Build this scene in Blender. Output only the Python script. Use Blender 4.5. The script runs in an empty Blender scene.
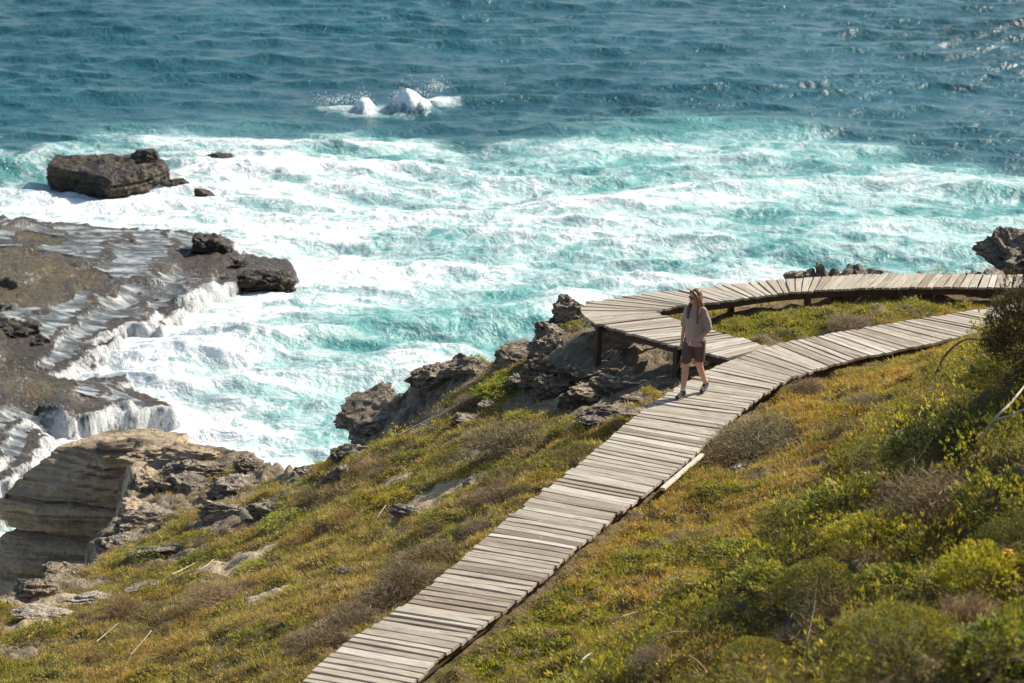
import bpy, bmesh, math, random
import numpy as np
from mathutils import Vector, Matrix, Euler

random.seed(7)
RNG = np.random.default_rng(11)
scene = bpy.context.scene
COL = scene.collection

# ------------------------------------------------------------------ camera model
F = 2400.0
PITCH = math.radians(16.5)
CS, CC = math.sin(PITCH), math.cos(PITCH)
CAMZ = 21.0
DECK = 10.6

def P(u, v, z):
    """where the sight line of a photo pixel meets the level z"""
    x = (u - 512) / F; y = (v - 341.5) / F
    t = (CAMZ - z) / (CS + y * CC)
    return Vector((x * t, t * (CC - y * CS), z))

def PD(u, v, t):
    x = (u - 512) / F; y = (v - 341.5) / F
    return Vector((x * t, t * (CC - y * CS), CAMZ - t * (CS + y * CC)))

def proj(x, y, z):
    dz = CAMZ - z
    t = y * CC + dz * CS
    t = np.maximum(t, 0.1)
    vy = (dz * CC - y * CS) / t
    return 512 + F * x / t, 341.5 + F * vy, t

# ------------------------------------------------------------------ noise
_perm = np.random.default_rng(3).permutation(256).astype(np.int64)
_perm = np.concatenate([_perm, _perm, _perm])
_g3 = np.random.default_rng(4).normal(size=(256, 3)); _g3 /= np.linalg.norm(_g3, axis=1)[:, None]

def perlin(x, y, z=None):
    x = np.asarray(x, float); y = np.asarray(y, float)
    z = np.zeros_like(x) if z is None else np.asarray(z, float)
    xi = np.floor(x).astype(np.int64); yi = np.floor(y).astype(np.int64); zi = np.floor(z).astype(np.int64)
    xf, yf, zf = x - xi, y - yi, z - zi
    f = lambda t: t * t * t * (t * (t * 6 - 15) + 10)
    u, v, w = f(xf), f(yf), f(zf)
    def g(a, b, c):
        h = _perm[_perm[_perm[(xi + a) & 255] + ((yi + b) & 255)] + ((zi + c) & 255)]
        gr = _g3[h]
        return gr[..., 0] * (xf - a) + gr[..., 1] * (yf - b) + gr[..., 2] * (zf - c)
    l = lambda a, b, t: a + t * (b - a)
    return 1.5 * l(l(l(g(0,0,0), g(1,0,0), u), l(g(0,1,0), g(1,1,0), u), v),
             l(l(g(0,0,1), g(1,0,1), u), l(g(0,1,1), g(1,1,1), u), v), w)

def fbm(x, y, z=None, oct=4, rough=0.5):
    s = 0; a = 1; k = 1; n = 0
    for i in range(oct):
        s = s + a * perlin(np.asarray(x) * k + 17.3 * i, np.asarray(y) * k - 9.1 * i, None if z is None else np.asarray(z) * k + 5.7 * i)
        n += a; a *= rough; k *= 2.03
    return s / n * 1.3

def ridged(x, y, z=None, oct=4):
    s = 0; a = 1; k = 1; n = 0
    for i in range(oct):
        s = s + a * (1 - np.abs(perlin(np.asarray(x) * k + 7.3 * i, np.asarray(y) * k + 3.1 * i, None if z is None else np.asarray(z) * k)) * 2)
        n += a; a *= .5; k *= 2.1
    return s / n

def sstep(a, b, x):
    t = np.clip((x - a) / (b - a), 0, 1)
    return t * t * (3 - 2 * t)

# ------------------------------------------------------------------ object helpers
def mesh_np(name, verts, faces, mat=None, parent=None, smooth=False, cols=None, attrs=None, uvs=None):
    """verts (n,3); faces (m,k) all of one size, or a list of index lists"""
    me = bpy.data.meshes.new(name)
    verts = np.asarray(verts, np.float32)
    if isinstance(faces, np.ndarray):
        n, k = faces.shape
        me.vertices.add(len(verts)); me.vertices.foreach_set('co', verts.ravel())
        me.loops.add(n * k); me.loops.foreach_set('vertex_index', faces.astype(np.int32).ravel())
        me.polygons.add(n); me.polygons.foreach_set('loop_start', np.arange(0, n * k, k, dtype=np.int32))
        me.update(calc_edges=True)
    else:
        me.from_pydata([tuple(map(float, v)) for v in verts], [], faces); me.update()
    me.polygons.foreach_set('use_smooth', np.full(len(me.polygons), smooth))
    if cols is not None:
        a = me.color_attributes.new('Col', 'FLOAT_COLOR', 'POINT')
        c = np.ones((len(verts), 4), np.float32); c[:, :3] = cols
        a.data.foreach_set('color', c.ravel())
    if attrs:
        for k2, arr in attrs.items():
            a = me.attributes.new(k2, 'FLOAT', 'POINT'); a.data.foreach_set('value', np.asarray(arr, np.float32).ravel())
    if uvs is not None:
        l = me.uv_layers.new(name='UVMap')
        l.data.foreach_set('uv', np.asarray(uvs, np.float32).ravel())
    me.validate()
    o = bpy.data.objects.new(name, me); COL.objects.link(o)
    if mat: me.materials.append(mat)
    if parent: o.parent = parent
    return o

def tag(o, label=None, cat=None, group=None, kind=None):
    if label: o['label'] = label
    if cat: o['category'] = cat
    if group: o['group'] = group
    if kind: o['kind'] = kind
    return o

def empty(name, loc, rz=0, **k):
    o = bpy.data.objects.new(name, None); COL.objects.link(o)
    o.location = loc; o.rotation_euler = (0, 0, rz); o.empty_display_size = .2
    return tag(o, **k)

# ------------------------------------------------------------------ materials
class NT:
    def __init__(s, name):
        m = bpy.data.materials.new(name); m.use_nodes = True
        s.m = m; s.n = m.node_tree.nodes; s.l = m.node_tree.links
        s.b = s.n['Principled BSDF']; s.out = s.n['Material Output']
    def add(s, t, **k):
        n = s.n.new(t)
        for a, v in k.items(): setattr(n, a, v)
        return n
    def put(s, sock, v):
        if hasattr(v, 'outputs'): v = v.outputs[0]
        if isinstance(v, bpy.types.NodeSocket): s.l.new(v, sock)
        else: sock.default_value = v
    def noise(s, vec, scale, detail=5, rough=.55, dist=0):
        n = s.add('ShaderNodeTexNoise'); s.put(n.inputs['Vector'], vec)
        for k, v in (('Scale', scale), ('Detail', detail), ('Roughness', rough), ('Distortion', dist)): n.inputs[k].default_value = v
        return n.outputs['Fac']
    def noisec(s, vec, scale, detail=3, rough=.5):
        n = s.add('ShaderNodeTexNoise'); s.put(n.inputs['Vector'], vec)
        for k, v in (('Scale', scale), ('Detail', detail), ('Roughness', rough)): n.inputs[k].default_value = v
        return n.outputs['Color']
    def math(s, op, a, b=None, c=None, clamp=False):
        n = s.add('ShaderNodeMath', operation=op, use_clamp=clamp); s.put(n.inputs[0], a)
        if b is not None: s.put(n.inputs[1], b)
        if c is not None: s.put(n.inputs[2], c)
        return n.outputs[0]
    def vmath(s, op, a, b=None, scale=None):
        n = s.add('ShaderNodeVectorMath', operation=op); s.put(n.inputs[0], a)
        if b is not None: s.put(n.inputs[1], b)
        if scale is not None: n.inputs['Scale'].default_value = scale
        return n.outputs[0]
    def ss(s, x, a, b, lo=0., hi=1.):
        n = s.add('ShaderNodeMapRange', interpolation_type='SMOOTHSTEP')
        for i, v in zip(('Value', 'From Min', 'From Max', 'To Min', 'To Max'), (x, a, b, lo, hi)): s.put(n.inputs[i], v)
        return n.outputs[0]
    def mix(s, f, a, b, mode='MIX'):
        n = s.add('ShaderNodeMix', data_type='RGBA', blend_type=mode)
        s.put(n.inputs[0], f); s.put(n.inputs[6], c4(a)); s.put(n.inputs[7], c4(b))
        return n.outputs[2]
    def ramp(s, f, stops):
        n = s.add('ShaderNodeValToRGB'); s.put(n.inputs[0], f)
        el = n.color_ramp.elements
        while len(el) < len(stops): el.new(.5)
        for e, (p, c) in zip(el, stops): e.position = p; e.color = c4(c)
        return n.outputs[0]
    def attr(s, name, out='Fac'):
        n = s.add('ShaderNodeAttribute', attribute_name=name); return n.outputs[out]
    def pos(s): return s.add('ShaderNodeNewGeometry').outputs['Position']
    def obj(s): return s.add('ShaderNodeTexCoord').outputs['Object']
    def bump(s, h, strength=.5, dist=.02):
        n = s.add('ShaderNodeBump'); s.put(n.inputs['Height'], h); n.inputs['Strength'].default_value = strength; n.inputs['Distance'].default_value = dist
        return n.outputs[0]
    def set(s, **k):
        for a, v in k.items(): s.put(s.b.inputs[a.replace('_', ' ')], c4(v) if a == 'Base_Color' else v)
        return s.m

def c4(v):
    return (*v, 1.0) if isinstance(v, tuple) and len(v) == 3 else v

def mat_foliage(name, trans=.35, tint=None, hue_obj=False, spec=.25, rough=.55):
    t = NT(name)
    c = t.attr('Col', 'Color')
    n = t.noise(t.pos(), 1.3, 3)
    c = t.mix(t.ss(n, .35, .7, 0., .45), c, t.mix(1., c, (1.15, .95, .72), 'MULTIPLY'))
    if hue_obj:
        r = t.add('ShaderNodeObjectInfo').outputs['Random']
        c = t.mix(1., c, t.ramp(r, [(0, (.8, .95, .8)), (.5, (1, 1, 1)), (1, (1.2, 1.05, .8))]), 'MULTIPLY')
    t.set(Base_Color=c, Roughness=rough, Specular_IOR_Level=spec)
    tr = t.add('ShaderNodeBsdfTranslucent'); t.put(tr.inputs['Color'], t.mix(1., c, (1.25, 1.2, .7), 'MULTIPLY'))
    mx = t.add('ShaderNodeMixShader'); mx.inputs[0].default_value = trans
    t.l.new(t.b.outputs[0], mx.inputs[1]); t.l.new(tr.outputs[0], mx.inputs[2]); t.l.new(mx.outputs[0], t.out.inputs['Surface'])
    return t.m

def mat_rock(name, light=(.40, .34, .25), mid=(.24, .20, .155), dark=(.075, .065, .055), strata=0., lichen=0., wet=0., stretch=(1, 1, 1), crack=.45):
    t = NT(name)
    p = t.pos()
    mp = t.add('ShaderNodeMapping'); t.put(mp.inputs[0], p); mp.inputs['Scale'].default_value = stretch
    v = mp.outputs[0]
    n1 = t.noise(v, 1.6, 7, .62); n2 = t.noise(v, 9, 6, .6, .4)
    c = t.ramp(n1, [(.30, dark), (.47, mid), (.66, light)])
    c = t.mix(t.ss(n2, .35, .62, .75, 0.), c, dark)
    h = t.math('ADD', n2, n1)
    if strata:
        mp2 = t.add('ShaderNodeMapping'); t.put(mp2.inputs[0], p); mp2.inputs['Scale'].default_value = (.35, .35, 6)
        s = t.noise(mp2.outputs[0], 1.2, 6, .6, .3)
        c = t.mix(t.ss(s, .42, .6, 0., strata), c, mid); c = t.mix(t.ss(s, .47, .38, 0., strata), c, dark)
        h = t.math('ADD', h, t.math('MULTIPLY', s, 2.))
    if lichen:
        l = t.noise(p, 2.2, 6, .65)
        c = t.mix(t.ss(l, .5, .66, 0., lichen), c, (.16, .14, .045))
    vo = t.add('ShaderNodeTexVoronoi', feature='DISTANCE_TO_EDGE'); t.put(vo.inputs['Vector'], t.vmath('ADD', v, t.vmath('SCALE', t.noisec(p, 3), scale=.6))); vo.inputs['Scale'].default_value = 2.4
    cr = t.ss(vo.outputs['Distance'], 0., .035, 1., 0.)
    c = t.mix(t.math('MULTIPLY', cr, crack), c, dark)
    h = t.math('SUBTRACT', h, t.math('MULTIPLY', cr, .8 * crack))
    t.set(Base_Color=c, Roughness=.85 if not wet else .85 - .5 * wet, Normal=t.bump(h, .9, .09))
    t.b.inputs['Specular IOR Level'].default_value = .25 + .3 * wet
    return t.m

def mat_plain(name, col, rough=.7, spec=.3, nscale=0, namt=.3):
    t = NT(name)
    c = col
    if nscale:
        n = t.noise(t.obj(), nscale, 5)
        c = t.mix(t.ss(n, .3, .7, 0., namt), col, tuple(x * .45 for x in col))
        t.set(Normal=t.bump(n, .4, .01))
    t.set(Base_Color=c, Roughness=rough, Specular_IOR_Level=spec)
    return t.m

def mat_wood():
    t = NT('weathered_planks')
    uv = t.add('ShaderNodeUVMap').outputs[0]
    mp = t.add('ShaderNodeMapping'); t.put(mp.inputs[0], uv); mp.inputs['Scale'].default_value = (1.2, 30, 1)
    g = t.noise(mp.outputs[0], 2.0, 7, .65, .3)
    mp2 = t.add('ShaderNodeMapping'); t.put(mp2.inputs[0], uv); mp2.inputs['Scale'].default_value = (1.6, 5, 1)
    b = t.noise(mp2.outputs[0], 1.6, 5, .6, .5)
    tone = t.attr('tone')
    base = t.ramp(tone, [(0, (.17, .12, .085)), (.12, (.27, .215, .155)), (.4, (.40, .35, .275)), (.75, (.50, .45, .365)), (1, (.60, .555, .465))])
    c = t.mix(t.ss(g, .32, .55, .75, 0.), base, (.15, .12, .09))
    c = t.mix(t.ss(b, .5, .72, 0., .5), c, (.20, .165, .125))
    c = t.mix(t.ss(b, .46, .28, 0., .4), c, (.55, .51, .44))
    sp = t.noise(t.pos(), 14, 3)
    c = t.mix(t.ss(sp, .66, .72, 0., .5), c, (.62, .6, .54))
    t.set(Base_Color=c, Roughness=.85, Specular_IOR_Level=.25, Normal=t.bump(t.math('ADD', g, t.math('MULTIPLY', b, .5)), .8, .012))
    return t.m

def mat_ground():
    t = NT('coastal_soil')
    p = t.pos()
    n1 = t.noise(p, .55, 6, .6); n2 = t.noise(p, 4, 6, .65); n3 = t.noise(p, 22, 4, .7)
    c = t.ramp(n1, [(.3, (.10, .09, .03)), (.48, (.17, .125, .065)), (.6, (.23, .17, .10)), (.72, (.12, .11, .035))])
    c = t.mix(t.ss(n2, .5, .7, 0., .7), c, (.085, .06, .045))
    c = t.mix(t.ss(n3, .45, .7, 0., .6), c, (.25, .19, .12))
    rk = t.attr('rocky')
    r1 = t.noise(p, 1.9, 7, .65, .5)
    rc = t.ramp(r1, [(.32, (.085, .07, .055)), (.48, (.25, .205, .15)), (.66, (.42, .35, .25))])
    rc = t.mix(t.ss(n3, .5, .68, 0., .6), rc, (.10, .085, .07))
    c = t.mix(t.ss(t.math('ADD', rk, t.math('MULTIPLY', t.math('SUBTRACT', n2, .5), 1.2)), .4, .6), c, rc)
    sd = t.attr('sandy')
    c = t.mix(t.ss(t.math('ADD', sd, t.math('MULTIPLY', t.math('SUBTRACT', n2, .5), 1.)), .42, .62), c, (.52, .42, .29))
    h = t.math('ADD', t.math('MULTIPLY', n2, 1.5), n3)
    t.set(Base_Color=c, Roughness=.95, Specular_IOR_Level=.1, Normal=t.bump(h, .9, .06))
    return t.m

def mat_sea():
    t = NT('sea_water')
    p = t.pos()
    am = t.attr('foam'); tq = t.attr('turq'); cr = t.attr('crest')
    w1 = t.noisec(p, .10, 3); w2 = t.noisec(p, .45, 3)
    q = t.vmath('ADD', p, t.vmath('SCALE', t.vmath('SUBTRACT', w1, (.5, .5, .5)), scale=9.0))
    q = t.vmath('ADD', q, t.vmath('SCALE', t.vmath('SUBTRACT', w2, (.5, .5, .5)), scale=2.6))
    mp = t.add('ShaderNodeMapping'); t.put(mp.inputs[0], q); mp.inputs['Scale'].default_value = (.5, 1.0, 1)
    mp.inputs['Rotation'].default_value = (0, 0, .2)
    q2 = mp.outputs[0]
    a = t.noise(q2, .23, 9, .64)                 # big patches
    b = t.noise(q2, .85, 9, .66)                 # streaks
    rb = t.math('ABSOLUTE', t.math('SUBTRACT', b, .5))
    lace = t.ss(rb, .0, .075, 1., 0.)
    d = t.noise(q2, 3.4, 6, .7)
    rd = t.math('ABSOLUTE', t.math('SUBTRACT', d, .5))
    lace2 = t.ss(rd, .0, .07, 1., 0.)
    f = t.math('ADD', t.math('MULTIPLY', t.math('SUBTRACT', a, .5), 2.7), t.math('MULTIPLY', t.math('SUBTRACT', lace, .45), .34))
    f = t.math('ADD', f, t.math('MULTIPLY', t.math('SUBTRACT', lace2, .4), .10))
    f = t.math('ADD', f, t.math('MULTIPLY', t.math('SUBTRACT', d, .5), .75))
    f = t.math('ADD', f, t.math('MULTIPLY', t.math('SUBTRACT', cr, .5), t.math('MULTIPLY', am, .5)))
    f = t.math('ADD', f, t.math('SUBTRACT', t.math('MULTIPLY', am, 1.5), .75))
    dense = t.ss(f, .02, .52)
    thin = t.ss(f, -.38, .2, 0., .42)
    thin = t.math('MULTIPLY', thin, t.ss(am, .02, .2))
    dense = t.math('MULTIPLY', dense, t.ss(am, .02, .2))
    fo = t.math('MAXIMUM', dense, thin)
    deep = t.mix(t.ss(t.noise(p, .05, 4), .35, .65), (.013, .080, .105), (.026, .115, .145))
    tur = t.mix(t.ss(a, .35, .62), (.10, .31, .30), (.24, .50, .47))
    wc = t.mix(t.ss(tq, .0, 1.), deep, tur)
    wc = t.mix(t.math('MULTIPLY', t.ss(cr, .55, 1.), t.math('ADD', .12, t.math('MULTIPLY', tq, .3))), wc, t.mix(tq, (.05, .20, .20), (.16, .46, .42)))
    c = t.mix(fo, wc, (.84, .87, .87))
    s1 = t.noise(p, 1.1, 5, .6, .4); s2 = t.noise(p, 4.5, 4, .6)
    h = t.math('ADD', t.math('MULTIPLY', s1, 1.), t.math('MULTIPLY', s2, .25))
    hb = t.bump(h, .8, .30)
    h2 = t.add('ShaderNodeBump'); t.put(h2.inputs['Height'], t.math('ADD', dense, t.math('MULTIPLY', t.noise(q2, 2.2, 8, .7), 1.1))); h2.inputs['Strength'].default_value = .34; h2.inputs['Distance'].default_value = .14
    t.put(h2.inputs['Normal'], hb)
    t.set(Base_Color=c, Roughness=t.math('ADD', t.math('MULTIPLY', fo, .6), .19), Normal=h2.outputs[0], IOR=1.33)
    t.put(t.b.inputs['Specular IOR Level'], t.math('SUBTRACT', .5, t.math('MULTIPLY', fo, .4)))
    return t.m

def mat_ledge():
    t = NT('wet_ledge_rock')
    p = t.pos()
    n1 = t.noise(p, .7, 7, .62, .4); n2 = t.noise(p, 4, 6, .65)
    c = t.ramp(n1, [(.32, (.028, .022, .017)), (.5, (.075, .059, .042)), (.68, (.17, .132, .092))])
    c = t.mix(t.ss(n2, .42, .64, .6, 0.), c, (.045, .035, .03))
    al = t.attr('algae')
    c = t.mix(t.ss(t.math('ADD', t.math('MULTIPLY', al, .8), t.math('MULTIPLY', t.math('SUBTRACT', t.noise(p, 1.6, 7, .7), .5), 3.2)), .35, .75, 0., .8), c, t.mix(t.ss(n2, .42, .6), (.14, .085, .035), (.085, .095, .028)))
    fl = t.attr('flow')
    mp = t.add('ShaderNodeMapping'); t.put(mp.inputs[0], p); mp.inputs['Scale'].default_value = (1.6, 1.6, .16)
    st = t.noise(mp.outputs[0], 8.5, 5, .65, .2)
    w = t.ss(t.math('ADD', t.math('ADD', t.math('MULTIPLY', fl, .55), t.math('MULTIPLY', t.math('SUBTRACT', st, .5), 1.5)), t.math('MULTIPLY', t.math('SUBTRACT', n1, .5), 1.2)), .2, .66, 0., 1.)
    c = t.mix(w, c, (.80, .82, .82))
    t.set(Base_Color=c, Roughness=t.math('ADD', .38, t.math('MULTIPLY', w, .45)), Normal=t.bump(t.math('ADD', t.math('MULTIPLY', n2, 1.6), t.math('ADD', t.noise(p, 13, 5, .7), t.math('MULTIPLY', st, w))), 1., .13))
    return t.m

def mat_pool():
    t = NT('pool_water')
    p = t.pos()
    mp = t.add('ShaderNodeMapping'); t.put(mp.inputs[0], p); mp.inputs['Scale'].default_value = (.8, 2.2, 1)
    n = t.noise(mp.outputs[0], 1.3, 7, .66, .5)
    c = t.mix(t.ss(n, .42, .72, 0., .8), (.13, .15, .155), (.7, .73, .73))
    t.set(Base_Color=c, Roughness=.3, Normal=t.bump(t.noise(p, 5, 4), .35, .05), IOR=1.33)
    tr = t.add('ShaderNodeBsdfTransparent'); mx = t.add('ShaderNodeMixShader'); t.put(mx.inputs[0], t.ss(n, .3, .7, .35, .9))
    t.l.new(tr.outputs[0], mx.inputs[1]); t.l.new(t.b.outputs[0], mx.inputs[2]); t.l.new(mx.outputs[0], t.out.inputs['Surface'])
    return t.m

M = {
 'wood': mat_wood(),
 'beam': mat_plain('dark_beam', (.10, .065, .045), .9, .2, 5, .5),
 'ground': mat_ground(),
 'sea': mat_sea(), 'ledge': mat_ledge(), 'pool': mat_pool(),
 'cover': mat_foliage('heath_cover', .38),
 'bush': mat_foliage('bush_leaves', .38, hue_obj=True),
 'twigs': mat_foliage('dry_twigs', .1, hue_obj=True, spec=.15, rough=.8),
 'rock': mat_rock('coast_rock', (.44, .36, .26), (.29, .235, .165), (.09, .07, .055)),
 'rock_grey': mat_rock('grey_rock', (.46, .40, .32), (.31, .265, .205), (.085, .07, .056), stretch=(1, 1, 2.2)),
 'rock_slab': mat_rock('slab_rock', (.48, .395, .285), (.31, .25, .18), (.08, .064, .05), stretch=(.8, .8, 4)),
 'cliff': mat_rock('layered_sandstone', (.56, .44, .30), (.44, .34, .225), (.19, .145, .10), strata=.85, crack=.06),
 'stack': mat_rock('wet_black_rock', (.12, .09, .055), (.032, .025, .019), (.008, .007, .006), wet=.5, lichen=.3),
 'foamw': mat_plain('white_water', (.88, .9, .9), .7, .2),
 'branch': mat_plain('bleached_branch', (.50, .43, .33), .85, .2, 9, .4),
 'branch_dark': mat_plain('dark_branch', (.16, .12, .09), .9, .2, 9, .4),
 'branch_orange': mat_plain('orange_branch', (.42, .24, .12), .85, .2, 9, .4),
 'palewood': mat_plain('pale_offcut', (.60, .55, .46), .8, .2, 4, .3),
}

# ------------------------------------------------------------------ deck ribbons
MAIN_PX = [((205,762),(318,781)), ((297,683),(394,700)), ((340,647),(434,664)), ((402,606),(491,620)), ((446,572.5),(533,586.5)), ((493,531),(580,545.5)),
           ((526,503),(612,518.5)), ((580,463),(664,479)), ((605,441),(691,457.5)), ((651,404),(736,415)), ((688,380.5),(765,392.5)), ((726,361.5),(790,378)),
           ((773,345),(826,366)), ((815,336.5),(868,356)), ((855,329),(915,346.5)), ((920,318.5),(985,331.5)), ((987,308),(1052,320)), ((1090,290),(1155,301))]
BR_PX = [((728,357.5),(769,346)), ((690,349.5),(748,340)), ((648,338),(712,330.5)), ((615,328.5),(682,321)), ((593,322.5),(660,314)), ((581,312),(657,311)),
         ((584,304.5),(662,309.5)), ((612,298),(678,306)), ((650,293),(700,303.5)), ((696,288),(733,300)), ((741,283),(762,295.5)), ((785,279),(789,292)),
         ((835,275.6),(823,290)), ((885,273.3),(870,287.6)), ((950,274),(940,287)), ((1014,275),(1012,287.5)), ((1110,277),(1112,289.5))]

def ribbon(pairs, step, z=DECK):
    """dense list of (left, right) points, one per plank boundary"""
    A = [P(*a, z) for a, b in pairs]; B = [P(*b, z) for a, b in pairs]
    fine = []
    n = len(A)
    def cat(Q, i, t):
        p0, p1, p2, p3 = Q[max(i-1,0)], Q[i], Q[min(i+1,n-1)], Q[min(i+2,n-1)]
        cr = .5 * ((2*p1) + (p2-p0)*t + (2*p0-5*p1+4*p2-p3)*t*t + (3*p1-p0-3*p2+p3)*t**3)
        return cr.lerp(p1.lerp(p2, t), .5)
    for i in range(n - 1):
        for k in range(30): fine.append((cat(A, i, k/30), cat(B, i, k/30)))
    fine.append((A[-1], B[-1]))
    out = [fine[0]]; acc = 0
    for (a0, b0), (a1, b1) in zip(fine, fine[1:]):
        acc += ((a0 + b0) / 2 - (a1 + b1) / 2).length
        if acc >= step: out.append((a1, b1)); acc -= step
    return out

def deck_mesh(name, rib, parent, seed, gap=.018, th=.038, dip=None):
    r = random.Random(seed)
    V, Fc, UV, T = [], [], [], []
    for k in range(len(rib) - 1):
        (a0, b0), (a1, b1) = rib[k], rib[k+1]
        da, db = a1 - a0, b1 - b0
        ga = min(gap / max(da.length, 1e-4) * .5, .3) * r.uniform(.6, 1.6); gb = min(gap / max(db.length, 1e-4) * .5, .3) * r.uniform(.6, 1.6)
        p = [a0 + da * ga, a1 - da * ga, b1 - db * gb, b0 + db * gb]
        ax = (p[3] - p[0]).normalized()
        e0 = r.gauss(0, .012); e1 = r.gauss(0, .012)
        if r.random() < .08: e0 += r.uniform(-.03, .03)
        if r.random() < .08: e1 += r.uniform(-.04, .04)
        p[0] = p[0] - ax * e0; p[1] = p[1] - ax * e0; p[2] = p[2] + ax * e1; p[3] = p[3] + ax * e1
        za = r.gauss(0, .004); zb = r.gauss(0, .004); tw = r.gauss(0, .004)
        zz = [za + tw, za - tw, zb - tw, zb + tw]
        L = (p[3] - p[0]).length; W = (p[1] - p[0]).length
        tone = min(1, max(.13, r.gauss(.56, .21)))
        if r.random() < .12: tone *= .55
        off = (r.uniform(0, 50), r.uniform(0, 50))
        n0 = len(V)
        ns = 4; bow = r.gauss(0, .006); sg = r.gauss(0, .004)
        # cross-section with eased top edges, ns+1 sections along the board
        for j in range(ns + 1):
            s = j / ns
            q0 = p[0].lerp(p[3], s); q1 = p[1].lerp(p[2], s)
            w = (q1 - q0); wl = max(w.length, 1e-4); wn = w / wl; bb = wn * bow * 4 * s * (1 - s)
            zl = (zz[0] * (1 - s) + zz[3] * s); zr = (zz[1] * (1 - s) + zz[2] * s); zs = sg * 4 * s * (1 - s)
            e = min(.006, wl * .2)
            for q, dz in ((q0, -th), (q0, -e), (q0 + wn * e, 0), (q1 - wn * e, 0), (q1, -e), (q1, -th)):
                v = q + bb; f = (q - q0).dot(wn) / wl
                V.append((v.x, v.y, v.z + dz + zl * (1 - f) + zr * f + zs))
                T.append(tone); 
        def uvof(i):
            j, m = divmod(i, 6)
            return (off[0] + j / ns * L, off[1] + (-.04, -.01, 0, W, W + .01, W + .04)[m])
        for j in range(ns):
            for m in range(6):
                q = [j*6+m, j*6+(m+1) % 6, (j+1)*6+(m+1) % 6, (j+1)*6+m]
                Fc.append([n0 + x for x in q][::-1]); UV += [uvof(x) for x in q][::-1]
        for q in ([0,1,2,3,4,5], [ns*6+x for x in (5,4,3,2,1,0)]):
            Fc.append([n0 + x for x in q]); UV += [uvof(x) for x in q]
    o = mesh_np(name, V, Fc, M['wood'], parent, attrs={'tone': T}, uvs=UV)
    bm = bmesh.new(); bm.from_mesh(o.data); bmesh.ops.recalc_face_normals(bm, faces=bm.faces); bm.to_mesh(o.data); bm.free()
    return o

def sweep_box(name, pts, w, h, mat, parent):
    """a rectangular bar along a polyline of Vectors (top centre line)"""
    V, Fc = [], []
    for i, p in enumerate(pts):
        d = (pts[min(i+1, len(pts)-1)] - pts[max(i-1, 0)]); d.z = 0; d.normalize()
        s = Vector((-d.y, d.x, 0)) * w / 2
        wob = .004 * math.sin(i * 1.7)
        for q in (p - s, p + s, p + s - Vector((0, 0, h + wob)), p - s - Vector((0, 0, h + wob))): V.append(q)
    for i in range(len(pts) - 1):
        for m in range(4): Fc.append([i*4+m, i*4+(m+1) % 4, i*4+4+(m+1) % 4, i*4+4+m])
    Fc.append([3,2,1,0]); e = (len(pts)-1)*4; Fc.append([e, e+1, e+2, e+3])
    o = mesh_np(name, V, Fc, mat, parent)
    bm = bmesh.new(); bm.from_mesh(o.data); bmesh.ops.recalc_face_normals(bm, faces=bm.faces); bm.to_mesh(o.data); bm.free()
    return o

def post_mesh(name, base, top_z, w, mat, parent, rot=0):
    bm = bmesh.new()
    bmesh.ops.create_cube(bm, size=1)
    h = top_z - base.z
    for v in bm.verts:
        v.co = Vector((v.co.x * w * (1.05 if v.co.z < 0 else 1), v.co.y * w, v.co.z * h))
    bmesh.ops.bevel(bm, geom=list(bm.edges), offset=.01, segments=1, affect='EDGES')
    bmesh.ops.rotate(bm, verts=bm.verts, cent=(0,0,0), matrix=Matrix.Rotation(rot, 3, 'Z') @ Matrix.Rotation(.03, 3, 'X'))
    bmesh.ops.translate(bm, verts=bm.verts, vec=(base.x, base.y, (base.z + top_z) / 2))
    me = bpy.data.meshes.new(name); bm.to_mesh(me); bm.free(); me.materials.append(mat)
    o = bpy.data.objects.new(name, me); COL.objects.link(o); o.parent = parent
    return o

RIB_MAIN = ribbon(MAIN_PX, .138)
RIB_BR = ribbon(BR_PX, .137, DECK - .004)

# ------------------------------------------------------------------ terrain field
LAND_PX = [ # coast outline, photo point and height of the rim there
 (-160,640,7.4),(-60,612,7.3),(0,598,7.2),(60,582,6.9),(95,562,6.6),(113,530,6.3),(128,500,6.05),(136,470,6.1),(138,441,6.2),(200,445,6.25),(248,452,6.4),(268,466,6.6),(284,478,6.9),
 (302,474,7.3),(322,462,7.5),(352,452,7.7),(375,432,7.9),(366,408,8.1),(392,392,8.5),(440,366,9.0),(500,356,9.15),(535,336,9.2),(556,314,9.25),(585,303,9.3),(640,302,9.3),(700,292,9.35),
 (790,283,9.55),(880,279,9.65),(960,277,9.7),(1060,262,10.0),(1400,250,10.0)]
land = [P(u, v, z) for u, v, z in LAND_PX]
LAND = np.array([(p.x, p.y) for p in land] + [(60, 60), (60, -30), (-40, -30), (-40, 27.5)])

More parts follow.
